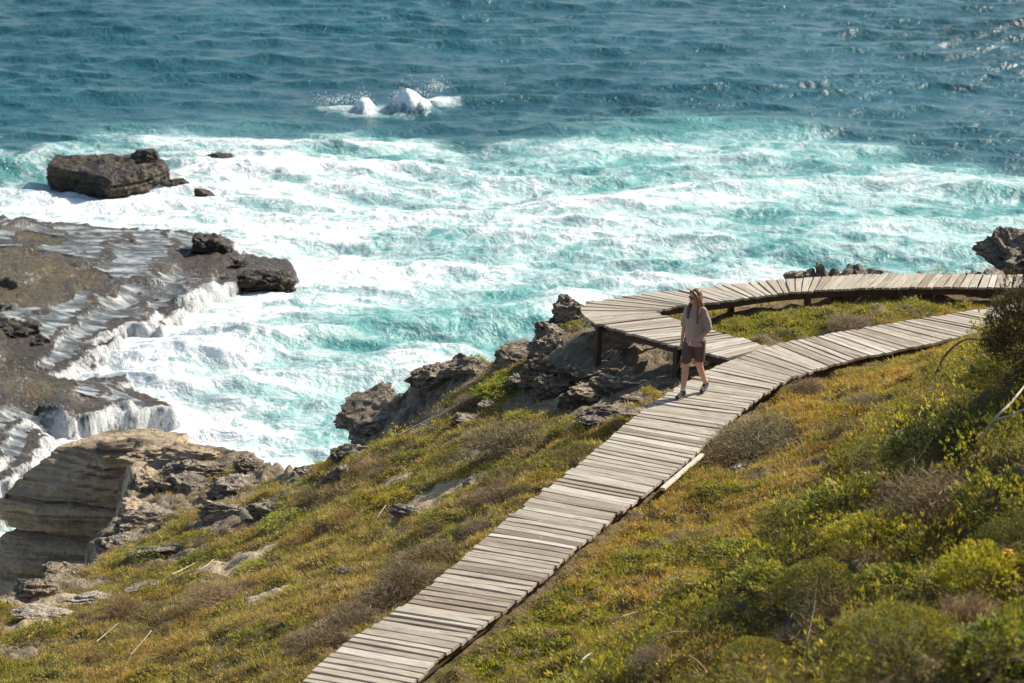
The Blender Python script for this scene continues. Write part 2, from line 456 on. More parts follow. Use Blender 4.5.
CTRL = [(u, v, z) for u, v, z in LAND_PX] + [
 (400,450,8.7),(450,420,8.9),(450,500,9.55),(380,500,8.8),(350,550,9.0),(300,520,7.9),(200,520,7.2),(250,500,7.1),(200,600,8.3),(100,610,7.7),(100,650,8.2),(0,640,7.8),(0,683,8.4),(200,683,9.45),(270,650,9.7),
 (330,620,10.0),(400,590,10.15),(300,600,9.5),(500,500,10.2),(440,550,10.0),(600,430,10.25),(550,455,10.15),(560,400,9.6),(500,400,9.15),(600,385,9.75),(660,385,10.1),(620,405,9.9),(560,345,9.25),
 (620,345,9.4),(680,340,10.0),(720,325,10.2),(740,312,10.15),(800,306,10.3),(900,300,10.3),(960,300,10.3),(850,320,10.4),(760,335,10.35),
 (620,540,10.4),(560,600,10.4),(480,660,10.4),(700,470,10.4),(660,520,10.45),(760,405,10.38),(820,385,10.45),(880,370,10.55),(950,350,10.8),(985,345,11.1),
 (600,620,10.5),(520,683,10.5),(700,560,10.75),(760,480,10.7),(850,420,10.95),(620,683,11.1),(700,620,11.3),(770,560,11.25),(840,500,11.4),(900,430,11.5),(960,380,11.7),
 (760,683,12.2),(800,620,12.2),(870,560,12.4),(940,490,12.5),(1000,420,12.6),(1024,340,12.75),(870,683,12.8),(940,620,13.1),(1024,560,13.5),(1024,683,13.9),(1100,600,14.2),(1060,380,13.6),(1120,350,14.0),
 (-60,683,8.3), (597,350,10.1), (578,336,9.95), (612,345,10.05)]
cp = []
for u, v, z in CTRL:
    q = P(u, v, z); cp.append((q.x, q.y, z))
for a, b in RIB_MAIN[::6]:
    c = (a + b) / 2; cp.append((c.x, c.y, DECK - .18))
cp += [(-14, 12, 9.5), (-6, 14, 11.5), (0, 14, 13.2), (6, 12, 15.5), (12, 14, 17), (14, 24, 16.5), (0, 4, 17.5), (-8, 2, 14), (16, 40, 12), (12, 38, 10.8), (10.5, 31, 14.2), (14, 48, 10.3), (0, -8, 19), (-20, 10, 9)]
CP = np.array(cp)
def _U(r2): return np.where(r2 > 1e-9, r2 * np.log(np.maximum(r2, 1e-9)) * .5, 0)
def tps_fit(XY, Z, lam=.02):
    n = len(XY)
    K = _U(((XY[:, None] - XY[None]) ** 2).sum(-1)) + lam * np.eye(n)
    Pm = np.c_[np.ones(n), XY]
    A = np.zeros((n + 3, n + 3)); A[:n, :n] = K; A[:n, n:] = Pm; A[n:, :n] = Pm.T
    return np.linalg.solve(A, np.r_[Z, 0, 0, 0])
_W = tps_fit(CP[:, :2], CP[:, 2], .15)
def tps(x, y):
    out = np.empty_like(x)
    for s in range(0, len(x), 20000):
        q = np.c_[x[s:s+20000], y[s:s+20000]]
        out[s:s+20000] = _U(((q[:, None] - CP[None, :, :2]) ** 2).sum(-1)) @ _W[:len(CP)] + _W[-3] + q @ _W[-2:]
    return out

def poly_sd(x, y, poly):
    """signed distance, positive inside"""
    inside = np.zeros(len(x), bool); d2 = np.full(len(x), 1e18)
    n = len(poly)
    for i in range(n):
        x0, y0 = poly[i]; x1, y1 = poly[(i + 1) % n]
        ex, ey = x1 - x0, y1 - y0
        t = np.clip(((x - x0) * ex + (y - y0) * ey) / (ex * ex + ey * ey + 1e-12), 0, 1)
        d2 = np.minimum(d2, (x - x0 - t * ex) ** 2 + (y - y0 - t * ey) ** 2)
        c = ((y0 > y) != (y1 > y)) & (x < ex * (y - y0) / (ey if abs(ey) > 1e-12 else 1e-12) + x0)
        inside ^= c
    d = np.sqrt(d2)
    return np.where(inside, d, -d)

def line_dist(x, y, pts):
    """distance to a polyline"""
    d2 = np.full(len(x), 1e18)
    for (x0, y0), (x1, y1) in zip(pts, pts[1:]):
        ex, ey = x1 - x0, y1 - y0
        t = np.clip(((x - x0) * ex + (y - y0) * ey) / (ex * ex + ey * ey + 1e-12), 0, 1)
        d2 = np.minimum(d2, (x - x0 - t * ex) ** 2 + (y - y0 - t * ey) ** 2)
    return np.sqrt(d2)
cl = lambda rib: [((a.x + b.x) / 2, (a.y + b.y) / 2) for a, b in rib[::3]]
CL_MAIN, CL_BR = cl(RIB_MAIN), cl(RIB_BR)

def blobs(x, y, items):
    """soft union of discs given as photo point, level and radius"""
    s = np.zeros(len(x))
    for u, v, z, r in items:
        q = P(u, v, z); s = np.maximum(s, 1 - ((x - q.x) ** 2 + (y - q.y) ** 2) / r ** 2)
    return np.clip(s * 1.2, 0, 1)
ROCKY = [(100,545,6.6,.9),(60,590,7,.9),(20,600,7.2,.9),(20,650,8,.5),(130,540,6.6,1.0),(190,490,6.5,1.6),(230,500,6.7,1.0),(240,530,7.2,1.2),(170,555,7.2,.8),(185,450,6.2,2.2),(140,490,6.1,.8),(250,470,6.6,1.0),(330,470,7.5,1.3),(370,420,8.1,1.0),(400,400,8.5,1.2),
         (440,385,8.9,1.1),(480,370,9.1,.8),(420,420,8.7,.7),(520,345,9.2,1.2),(560,360,9.3,1.5),(600,375,9.6,1.8),(630,400,9.8,1.5),(570,395,9.5,1.4),(610,420,10.,.9),(640,355,9.7,1.6),(565,325,9.3,1.2),(470,450,9.3,.5),(500,480,9.8,.4),(840,290,10,.8),(760,300,10,1.),(700,420,10.3,.4),(1000,265,10,1.5)]
SANDY = [(430,500,9.2,.75),(415,515,9.2,.5),(455,490,9.4,.5),(590,418,10.1,.6),(610,412,10.,.5),(240,560,7.9,.8),(215,565,7.8,.5),(60,605,7.5,.8),(30,620,7.8,.5),(270,600,8.9,.4),(400,470,9,.3),(120,470,6.1,1.0)]

def ground(x, y, detail=True):
    """height, rockiness, sandiness at points"""
    x = np.asarray(x, float); y = np.asarray(y, float)
    wob = .35 * fbm(x * .8, y * .8, oct=4)
    sd = poly_sd(x, y, LAND) + wob
    h = tps(x, y)
    rk = blobs(x, y, ROCKY); sn = blobs(x, y, SANDY)
    # an apron of rock along the rim
    rk = np.maximum(rk, sstep(.55, .05, sd))
    h = h + .16 * fbm(x * .55, y * .55 + 3, oct=3) + .05 * fbm(x * 2.1, y * 2.1, oct=3)
    if detail:
        st = h * 1.0 + .35 * fbm(x * 1.3, y * 1.3, oct=3)
        step = .16
        fr = st / step - np.floor(st / step)
        ter = (np.floor(st / step) + sstep(.55, .95, fr)) * step - .35 * fbm(x * 1.3, y * 1.3, oct=3)
        h = h + rk * ((ter - h) * .8 + .14 * ridged(x * 1.6, y * 2.6, oct=4) - .05)
        h = h + (1 - rk) * (.035 * fbm(x * 5, y * 5, oct=3) + .12 * fbm(x * 1.9 + 11, y * 2.3, oct=2) + .05 * fbm(x * 4.6, y * 4.6 + 3, oct=2))
        h = h + .06 * sn * 0
    # right-hand slope: mounds
    _, _, t = proj(x, y, h)
    hill = sstep(11.2, 12.2, h)
    h = h + .48 * sstep(28.8, 25.2, y) * sstep(11.12, 11.62, h + .12 * fbm(x * .8, y * .8 + 20, oct=2))
    h = h + hill * (.34 * fbm(x * .9 + 30, y * .9, oct=3) + .12 * fbm(x * 2.4, y * 2.4 + 8, oct=2))
    # keep the ground below the two walks
    dm = line_dist(x, y, CL_MAIN); db = line_dist(x, y, CL_BR)
    lim = DECK - .10 - .06 * np.abs(perlin(x * 2, y * 2))
    k = sstep(1.35, .7, dm); h = np.where(h > lim, h + (lim - h) * k, h)
    k = sstep(1.3, .75, db); h = np.where(h > lim, h + (lim - h) * k, h)
    # the cliff
    out = np.clip(-sd, 0, None)
    cl_n = .3 * fbm(x * 2.2, y * 2.2, oct=3)
    drop = sstep(0, 1.4, out + cl_n * sstep(0, .3, out))
    base = -2.5
    h2 = h * (1 - drop) + base * drop
    led = .9
    q = h2 / led; fr = q - np.floor(q)
    h2t = (np.floor(q) + sstep(.3, .9, fr)) * led
    h = np.where(sd < 0, h2 * .45 + h2t * .55, h)
    h = np.where(out > 0, np.minimum(h, h2 + .4), h)
    return h, np.maximum(rk, sstep(.05, -.1, sd)), sn, sd

def build_ground():
    # fine patch in view, its spacing growing with distance
    ys = [13.5]
    while ys[-1] < 53: ys.append(ys[-1] + max(.05, ys[-1] * .0021))
    ys = np.array(ys)
    nx = 420
    tx = np.linspace(-1, 1, nx) * .30
    X = tx[None, :] * ys[:, None]; Y = np.repeat(ys[:, None], nx, 1)
    h, rk, sn, sd = ground(X.ravel(), Y.ravel())
    n0, n1 = X.shape
    idx = np.arange(n0 * n1).reshape(n0, n1)
    fc = np.stack([idx[:-1, :-1], idx[:-1, 1:], idx[1:, 1:], idx[1:, :-1]], -1).reshape(-1, 4)
    keep = ~((h[fc] < -2.2).all(1)); fc = fc[keep]
    used = np.unique(fc); re = np.full(n0 * n1, -1); re[used] = np.arange(len(used)); fc = re[fc]
    V = np.c_[X.ravel(), Y.ravel(), h][used]
    g = mesh_np('ground', V, fc, M['ground'], smooth=True, attrs={'rocky': rk[used], 'sandy': sn[used]})
    tag(g, kind='structure', label='rough coastal ground of soil, sand patches and weathered rock')
    # the land around and behind the camera, coarse, set a little lower where it runs under the fine patch
    gx, gy = np.meshgrid(np.linspace(-40, 60, 201), np.linspace(-30, 60, 181))
    h, rk, sn, sd = ground(gx.ravel(), gy.ravel(), False)
    fx = gx.ravel(); fy = gy.ravel()
    under = (np.abs(fx) < .27 * fy) & (fy > 14.5) & (fy < 52)
    h = np.where(under, h - 1.2, h)
    idx = np.arange(gx.size).reshape(gx.shape)
    fc = np.stack([idx[:-1, :-1], idx[:-1, 1:], idx[1:, 1:], idx[1:, :-1]], -1).reshape(-1, 4)
    keep = ~(under[fc].all(1) | (h[fc] < -2.2).all(1)); fc = fc[keep]
    tag(mesh_np('headland', np.c_[fx, fy, h], fc, M['ground'], smooth=True, attrs={'rocky': rk, 'sandy': sn}), kind='structure')
build_ground()

def gz(x, y):
    h = ground(np.array([x]), np.array([y]))[0]
    return float(h[0])

def on_ground(u, v):
    """the place on the land that a photo point shows"""
    t = np.linspace(14, 60, 1400)
    xx = (u - 512) / F * t; yy = t * (CC - (v - 341.5) / F * CS); zz = CAMZ - t * (CS + (v - 341.5) / F * CC)
    h = ground(xx, yy)[0]
    k = np.argmax(zz < h)
    if zz[k] >= h[k]: k = len(t) - 1
    return Vector((xx[k], yy[k], h[k]))

# ------------------------------------------------------------------ sea
FOAM_CP = [ # photo point, foam amount, turquoise
 (0,0,0,0),(300,0,0,0),(600,0,0,.0),(1024,0,0,0),(0,60,0,0),(300,60,0,0),(600,60,0,0),(1024,60,0,0),(0,110,0,.02),(150,110,0,.0),(300,110,0,0),(450,118,0,0),(600,100,0,0),(750,100,0,0),(900,115,0,0),(1024,130,0,.0),
 (-60,165,.5,.6),(20,165,.5,.6),(20,150,.1,.3),(40,135,0,.1),(60,175,.3,.5),(110,140,.35,.5),(170,145,.55,.7),(260,132,.05,.3),(260,152,.75,.9),(330,150,.55,.8),(420,158,.55,.9),(480,140,.02,.1),(520,150,.28,.6),(560,130,.05,.2),(600,150,.4,.9),(650,130,.15,.5),(700,140,.42,.8),(780,120,.0,.1),(780,140,.4,.8),
 (860,130,0,.1),(860,155,.42,.8),(940,150,.02,.1),(940,172,.45,.9),(1024,160,.0,.1),(1024,185,.45,.8),
 (0,200,.7,.9),(100,205,.78,1),(200,190,1.0,1),(250,175,.95,1),(300,190,.85,1),(400,185,.75,1),(500,185,.6,1),(600,180,.5,1),(700,180,.52,1),(800,185,.5,1),(900,195,.55,1),(1000,210,.5,1),(1090,200,.5,1),
 (50,225,.95,1),(150,225,.98,1),(250,225,.92,1),(350,220,.75,1),(450,225,.62,1),(550,225,.52,1),(650,230,.56,1),(750,230,.50,1),(850,240,.50,1),(950,240,.42,1),
 (300,260,.85,1),(240,290,1.0,1),(330,290,.78,1),(420,270,.65,1),(520,270,.55,1),(620,270,.6,1),(740,265,.55,1),(850,262,.5,1),(1000,260,.5,1),
 (200,330,1.05,1),(300,330,.62,.95),(360,335,.40,.95),(450,320,.42,1),(500,300,.45,1),(560,300,.6,1),(500,345,.35,1),
 (130,360,1.1,1),(220,370,.95,1),(300,380,.62,1),(350,390,.5,.95),(420,350,.55,1),(150,395,1.1,1),(200,420,1.0,1),(280,420,.62,1),(330,440,.42,.9),(100,430,1.0,1),(60,470,1.1,1),(300,462,.75,1),(250,445,.7,1),(330,470,.6,1),(0,520,1,1),(280,480,.6,1)]
FC = np.array(FOAM_CP, float)
def sea_fields(x, y):
    u, v, _ = proj(x, y, np.zeros_like(x))
    v = np.clip(v, -60, 560); u = np.clip(u, -200, 1250)
    out = np.empty((len(x), 2))
    for s in range(0, len(x), 20000):
        d2 = ((u[s:s+20000, None] - FC[None, :, 0]) / 70) ** 2 + ((v[s:s+20000, None] - FC[None, :, 1]) / 18) ** 2
        w = 1 / (d2 + .12) ** 2.2
        out[s:s+20000] = (w @ FC[:, 2:4]) / w.sum(1)[:, None]
    far = sstep(20, -20, v); out[:, 0] = np.where(out[:, 0] > .6, .6 + (out[:, 0] - .6) * .55, out[:, 0])
    return out[:, 0] * (1 - far), out[:, 1] * (1 - far)

def build_sea():
    y = [30.0]; g = .0019
    while y[-1] < 165: y.append(y[-1] + max(.13, y[-1] * g))
    while y[-1] < 9000: y.append(y[-1] * 1.06 + .2)
    y = np.array(y)
    a = np.linspace(-1, 1, 561) * .25
    side = .25 * 1.25 ** np.arange(1, 16)
    a = np.concatenate([-side[::-1], a, side])
    X = a[None] * y[:, None]; Y = np.repeat(y[:, None], len(a), 1)
    x = X.ravel(); yy = Y.ravel()
    z = np.zeros_like(x); cr = np.zeros_like(x)
    dx = np.zeros_like(x); dy = np.zeros_like(x)
    rr = np.random.default_rng(5)
    comps = [(15, .05, .1), (11, .04, -.2), (7.5, .05, .25), (5.2, .055, -.1), (3.9, .06, .32), (3.0, .062, -.28), (2.3, .055, .15), (1.75, .042, -.42), (1.3, .032, .5), (1.0, .022, 0.), (.8, .015, -.3)]
    wx = x + 2.2 * fbm(x * .07, yy * .07, oct=3); wy = yy + 2.6 * fbm(x * .06 + 9, yy * .06, oct=3)
    grp = .55 + .75 * (perlin(x * .05, yy * .09) + .5)
    for lam, amp, ang in comps:
        k = 2 * math.pi / lam; d = (math.sin(ang), -math.cos(ang)); ph = rr.uniform(0, 6.28)
        th = k * (d[0] * wx + d[1] * wy) + ph + 1.4 * perlin(x / lam * .35 + lam, yy / lam * .35)
        lod = np.clip(lam / np.maximum(.0021 * yy, .05) / 4, 0, 1)
        A = amp * lod * grp
        z += A * np.sin(th); q = A * .75 * np.cos(th)
        dx += d[0] * q; dy += d[1] * q
        if lam < 9: cr += amp * np.sin(th)
    fo, tq = sea_fields(x, yy)
    chop = fbm(x * .9, yy * 1.3, oct=4)
    z += fo * .15 * chop + fo * .10 * ridged(x * .7, yy * .9, oct=3)
    # surf heaps up where it meets the rocks, and two crests break on the reef further out
    for u, v, r, hgt in ((60,160,2.0,.12),(205,183,3.0,.35),(245,172,2.2,.25),(150,392,2.4,.5),(190,350,2.6,.45),(60,460,2.0,.4),(310,163,3.5,.35),(230,250,2,.3)):
        q = P(u, v, 0); g_ = np.exp(-((x - q.x) ** 2 + (yy - q.y) ** 2) / r ** 2)
        z += g_ * hgt * .8 * (1 + .22 * fbm(x * 1.3, yy * 1.3, oct=3))
    for u, v, rx, ry, hgt in ((411,111,.95,.8,.78),(365,112,.42,.5,.5),(338,110,1.1,.9,.08),(380,113,2.4,1.3,.06),(440,103,.9,1.2,.1)):
        q = P(u, v, 0); g_ = np.exp(-(((x - q.x + .25 * fbm(x * 2, yy * 2)) / rx) ** 2 + ((yy - q.y + .3 * fbm(x * 2.4 + 9, yy * 2)) / ry) ** 2) ** 1.6)
        z += g_ * hgt * (1 + .35 * fbm(x * 1.6, yy * 1.6, oct=4))
        fo = np.maximum(fo, np.clip(g_ * (2.0 if hgt > .3 else .62) - (.2 if hgt > .3 else 0), 0, 1.25)); tq = np.maximum(tq, g_ * .6)
    # long swells rolling in over the foam zone
    for u0, v0, u1, v1, w, hgt in ((250,350,560,318,1.5,.45),(560,300,760,285,1.3,.3),(260,395,420,365,1.2,.4),(0,172,70,160,1.2,.5),(560,135,800,128,1.6,.4),(700,40,1024,52,2,.1),(560,205,760,190,1.4,.35),(760,160,960,185,1.4,.35)):
        p0, p1 = P(u0, v0, 0), P(u1, v1, 0)
        d = line_dist(x, yy, [(p0.x, p0.y), (p1.x, p1.y)])
        z += hgt * np.exp(-(d / w) ** 2) * (1 + .4 * perlin(x * .5, yy * .5)); cr += .2 * np.exp(-(d / w * 1.5) ** 2)
    cr = np.clip(.5 + cr * 2.0, 0, 1)
    n0, n1 = X.shape
    idx = np.arange(n0 * n1).reshape(n0, n1)
    fc = np.stack([idx[:-1, :-1], idx[:-1, 1:], idx[1:, 1:], idx[1:, :-1]], -1).reshape(-1, 4)
    o = mesh_np('sea', np.c_[x + dx, yy + dy, z], fc, M['sea'], smooth=True, attrs={'foam': fo, 'turq': tq, 'crest': cr})
    tag(o, kind='structure', label='turquoise sea streaked with white surf, deeper blue further out')
build_sea()

# ------------------------------------------------------------------ rocks
def finish_rock(name, V, fc, mat, label, cat='rock', group=None):
    V = np.asarray(V); c = V.mean(0); c[2] = V[:, 2].min()
    o = mesh_np(name, V - c, fc, mat, smooth=True)
    o.location = c
    me = o.data
    try: me.set_sharp_from_angle(angle=math.radians(38))
    except Exception: pass
    return tag(o, label=label, cat=cat, group=group)

def loft_rock(name, levels, mat, label, seg=160, rows=26, amp=.12, nscale=1.2, strata=.0, seed=0, rough=None, cap_rings=14, group=None, cat='rock'):
    """levels: list of closed outlines [(x,y,z)...] bottom to top, same count"""
    rs = []
    for L in levels:
        L = np.array(L, float); n = len(L)
        Q = np.vstack([L, L[:1]]); seglen = np.linalg.norm(np.diff(Q[:, :2], axis=0), axis=1); s = np.r_[0, np.cumsum(seglen)]; s /= s[-1]
        # keep corners: resample by corner index with equal counts
        tt = np.linspace(0, n, seg, endpoint=False); i = tt.astype(int); f = (tt - i)[:, None]
        rs.append(Q[i] * (1 - f) + Q[np.minimum(i + 1, n)] * f)
    rs = np.array(rs)
    rows_p = []
    for k in np.linspace(0, len(rs) - 1, rows):
        i = min(int(k), len(rs) - 2); f = k - i; rows_p.append(rs[i] * (1 - f) + rs[i + 1] * f)
    top = rows_p[-1]; c = top.mean(0)
    for k in range(1, cap_rings + 1):
        f = k / cap_rings; rows_p.append(top * (1 - f) + c * f if k < cap_rings else top * .02 + c * .98)
    V = np.array(rows_p); R, S, _ = V.shape
    V = V.reshape(-1, 3)
    # outward direction
    nrm = np.zeros_like(V); Vr = V.reshape(R, S, 3)
    du = np.roll(Vr, -1, 1) - np.roll(Vr, 1, 1); dv = np.empty_like(Vr); dv[1:-1] = Vr[2:] - Vr[:-2]; dv[0] = Vr[1] - Vr[0]; dv[-1] = Vr[-1] - Vr[-2]
    nn = np.cross(du, dv); nn /= np.linalg.norm(nn, axis=2)[..., None] + 1e-9; nrm = nn.reshape(-1, 3)
    if nrm[-S:, 2].mean() < 0: nrm = -nrm
    x, y, z = V.T
    d = amp * fbm(x * nscale + seed, y * nscale, z * nscale, oct=5, rough=.55) + amp * .7 * (ridged(x * nscale * 1.7, y * nscale * 1.7 + seed, z * nscale * 2.2) - .4)
    if strata:
        zz = z + .12 * fbm(x * .5, y * .5 + seed, oct=2)
        l = fbm(zz * 3.1 + seed, zz * 0 + 2.2, oct=4, rough=.6); l = np.sign(l) * np.abs(l) ** .6
        side = 1 - np.clip(nrm[:, 2], 0, 1) ** 2
        d = d + strata * l * side
    V = V + nrm * d[:, None]
    idx = np.arange(R * S).reshape(R, S); j = np.roll(idx, -1, 1)
    fc = np.stack([idx[:-1], j[:-1], j[1:], idx[1:]], -1).reshape(-1, 4)
    if True:
        # orient outward
        a, b, c2 = V[fc[0, 0]], V[fc[0, 1]], V[fc[0, 2]]
        if np.dot(np.cross(b - a, c2 - a), nrm[fc[0, 0]]) < 0: fc = fc[:, ::-1]
    return finish_rock(name, V, fc, mat, label, cat, group)

def boulder(name, c, size, mat, label, rot=(0, 0, 0), seed=0, jag=.3, sub=5, blocky=.6, group=None, slabs=0.):
    bm = bmesh.new(); bmesh.ops.create_icosphere(bm, subdivisions=sub, radius=1)
    V = np.array([v.co[:] for v in bm.verts]); fc = np.array([[v.index for v in f.verts] for f in bm.faces]); bm.free()
    m = np.abs(V).max(1)[:, None]; V = V * (1 - blocky) + V / m * blocky * .85
    s = seed * 3.7
    x, y, z = (V * 1.3).T
    # planar facets: push points inside a set of cutting planes
    rr = np.random.default_rng(seed + 100)
    for k in range(12):
        n = rr.normal(size=3); n /= np.linalg.norm(n); dd = rr.uniform(.55, .9)
        e = V @ n - dd; V = V - np.clip(e, 0, None)[:, None] * n * .9
    d = jag * (.5 * fbm(x + s, y, z, oct=5, rough=.6) + .55 * (ridged(x * 1.4, y * 1.4 + s, z * 1.8) - .45))
    V = V * (1 + d[:, None])
    if slabs:
        l = fbm(V[:, 2] * 5 + s, V[:, 2] * 0 + 1, oct=3); V[:, :2] *= (1 + slabs * np.sign(l) * np.abs(l) ** .5)[:, None]
    V = V * np.array(size)
    R = np.array(Euler(rot).to_matrix()); V = V @ R.T + np.array(c)
    return finish_rock(name, V, fc, mat, label, 'rock', group)

def poly_px(pts, z):
    return [tuple(P(u, v, zz if zz is not None else z)) for u, v, *r in pts for zz in [(r[0] if r else None)]]

# sea stack
def shift(L, dz, k=1.0, dx=0, dy=0):
    A = np.array(L, float); c = A.mean(0); B = (A - c) * [k, k, 1] + c; B[:, 2] += dz; B[:, 0] += dx; B[:, 1] += dy
    return B.tolist()
b0 = poly_px([(50,190),(110,202),(146,196),(170,186),(148,178),(56,178)], 0)
stack = loft_rock('sea_rock', [shift(b0, -1.5, .98), shift(b0, 0.0, .97), shift(b0, .45, 1.02), shift(b0, .72, 1.0), shift(b0, .95, .95)], M['stack'],
          'large flat-topped black rock standing alone in the surf', seed=3, amp=.17, strata=.12, nscale=1.1, seg=260, rows=50, cap_rings=30)
q = P(148,184,0)
boulder('sea_rock', (q.x, q.y + .2, .98), (.72, .7, .42), M['stack'], 'rounded dark boulder perched on the right end of the flat-topped sea rock', seed=2, jag=.25)
q = P(222,163,0)
boulder('sea_rock', (q.x, q.y, .06), (1.3, .9, .42), M['stack'], 'low wet rock half drowned in surf right of the flat-topped sea rock', seed=5)
q = P(178,190,0)
boulder('sea_rock', (q.x, q.y, .18), (.75, .5, .4), M['stack'], 'small dark rock awash just below the flat-topped sea rock', seed=6)
q = P(195,196,0)
boulder('sea_rock', (q.x + .4, q.y - .4, .1), (.5, .4, .35), M['stack'], 'tiny rock streaming with foam below the flat-topped sea rock', seed=61)

# wave-cut ledge on the left
LEDGE_PX = [(-140,232),(0,236),(60,238),(130,243),(180,238),(222,236),(240,255),(284,260),(288,270),(238,273),(222,286),(190,300),(168,314),(162,334),(128,330),(110,345),(84,372),(58,388),(118,388),(148,400),(158,416),(110,424),(76,432),(48,452),(28,478),(4,500),(-40,520),(-140,520)]
def build_ledge():
    L = np.array([P(u, v, .45)[:2] for u, v in LEDGE_PX])
    lo, hi = L.min(0) - 1.5, L.max(0) + 1.5
    sp = .075
    gx, gy = np.meshgrid(np.arange(max(lo[0], -22), hi[0], sp), np.arange(lo[1], hi[1], sp))
    x, y = gx.ravel(), gy.ravel()
    sd = poly_sd(x, y, L) + .45 * fbm(x * .7, y * .7, oct=4)
    hh = .48 + .085 * np.clip(-9 - x, 0, 8) + .28 * fbm(x * .35, y * .35 + 4, oct=3) + .30 * sstep(0, 2.5, sd) 
    hh += .35 * sstep(66, 60, y)
    hh += .10 * fbm(x * 1.1, y * 1.1 + 7, oct=3)
    st = .24; q = hh / st; fr = q - np.floor(q)
    h = (np.floor(q) + sstep(.72, .97, fr)) * st + .055 * fbm(x * 1.6, y * 1.6, oct=5) + .03 * ridged(x * 2.2, y * 3.0) + .05 * fbm(x * 4.5, y * 4.5, oct=3) + .07 * (ridged(x * 3.1, y * 4.6, oct=3) - .5)
    # tall lumps: dark promontory at the outer end
    for u, v, z0, r, k in ((214,256,.6,.8,.12),(10,243,1,.9,.2),(20,375,1.,1.4,.10)):
        p = P(u, v, z0); g_ = np.exp(-(((x - p.x) / r) ** 2 + ((y - p.y) / (r * 1.1)) ** 2) ** 1.3)
        h += g_ * k * (1 + .3 * fbm(x * 1.6, y * 1.6, oct=4))
    for ch, wd, dp in ((((105,370),(60,384),(20,388),(-30,394)), .42, 1.2), (((170,296),(140,300),(110,312)), .4, .5), (((215,276),(180,280),(160,286)), .35, .35), (((60,440),(30,432),(0,440)), .4, .6)):
        pl = [tuple(P(u, v, .5)[:2]) for u, v in ch]; h -= dp * np.exp(-(line_dist(x, y, pl) / wd) ** 2) * (1 + .3 * fbm(x * 2, y * 2, oct=2))
    out = np.clip(-sd + .18 * fbm(x * 3, y * 3, oct=2), 0, None)
    dr = sstep(0, .75, out)
    h = h * (1 - dr) - 1.2 * dr
    gyv, gxv = np.gradient(h.reshape(gx.shape), sp); sl = np.hypot(gxv, gyv).ravel()
    bl = sl.reshape(gx.shape)
    for _ in range(3): bl = np.maximum(bl, .5 * (np.roll(bl, 1, 0) + np.roll(bl, 1, 1)))
    edge = sstep(2.2, .3, sd)
    # brown patches without flowing water
    dry = blobs(x, y, [(20,372,1.,1.5),(30,402,1,1.2),(212,252,1,1.9),(262,266,.5,2.3),(0,350,1,1.6),(75,405,1,1.0)])
    flow = np.clip(sstep(.25, 1.6, bl.ravel()) * (.35 + edge) * (1 - .85 * dry), 0, 1.2)
    al = blobs(x, y, [(20,270,1.2,3.0),(60,275,1.2,2.2),(-20,290,1.2,4),(40,248,1,1.2),(30,395,1,1.6)])
    idx = np.arange(gx.size).reshape(gx.shape)
    fc = np.stack([idx[:-1, :-1], idx[:-1, 1:], idx[1:, 1:], idx[1:, :-1]], -1).reshape(-1, 4)
    keep = ~((h[fc] < -1.1).all(1)); fc = fc[keep]
    used = np.unique(fc); re = np.full(gx.size, -1); re[used] = np.arange(len(used)); fc = re[fc]
    o = mesh_np('rock_ledge', np.c_[x, y, h][used], fc, M['ledge'], smooth=True, attrs={'flow': flow[used], 'algae': al[used]})
    tag(o, 'broad wet rock ledge with small waterfalls spilling into the surf', 'rock ledge')
    # dark crags at its outer end
    for k, (u, v, up, size, lab) in enumerate(((213,256,.62,(.85,.7,.62),'highest dark crag on the outer end of the wet ledge'),(190,256,.42,(1.0,.5,.28),'long low dark crag on the ledge left of the highest one'),
        (235,262,.42,(.55,.5,.42),'dark crag between the highest one and the ledge tip'),(262,272,.20,(.95,.6,.42),'dark rounded rock forming the tip of the wet ledge'),(281,272,.05,(.42,.42,.42),'small dark rock at the very tip of the ledge, awash'),
        (20,246,1.0,(.9,.5,.3),'dark crag on the far left rim of the wet ledge'),(12,354,1.1,(1.2,.7,.55),'dark shaded rock hump at the left picture edge on the ledge'))):
        q = P(u, v, .6); boulder('sea_rock', (q.x, q.y, up), size, M['stack'], lab, seed=200 + k, jag=.75, rot=(.1, .1, k * 1.0), slabs=.06)
    # thin water standing on the terraces
    hs = h.reshape(gx.shape); wl = hs.copy()
    for _ in range(26):
        wl = (wl + np.roll(wl, 1, 0) + np.roll(wl, -1, 0) + np.roll(wl, 1, 1) + np.roll(wl, -1, 1)) / 5
    wl = wl + .028
    fc2 = np.stack([idx[:-1, :-1], idx[:-1, 1:], idx[1:, 1:], idx[1:, :-1]], -1).reshape(-1, 4)
    W = wl.ravel(); ok = (W > h - .03) & (sd > .3) & (al < .55) & (dry < .5)
    keep = ok[fc2].all(1); fc2 = fc2[keep]
    used = np.unique(fc2); re = np.full(gx.size, -1); re[used] = np.arange(len(used)); fc2 = re[fc2]
    o2 = mesh_np('tide_pool_water', np.c_[x, y, W][used], fc2, M['pool'], smooth=True)
    tag(o2, 'thin grey sheet of water lying on the wet ledge', kind='structure')
build_ledge()

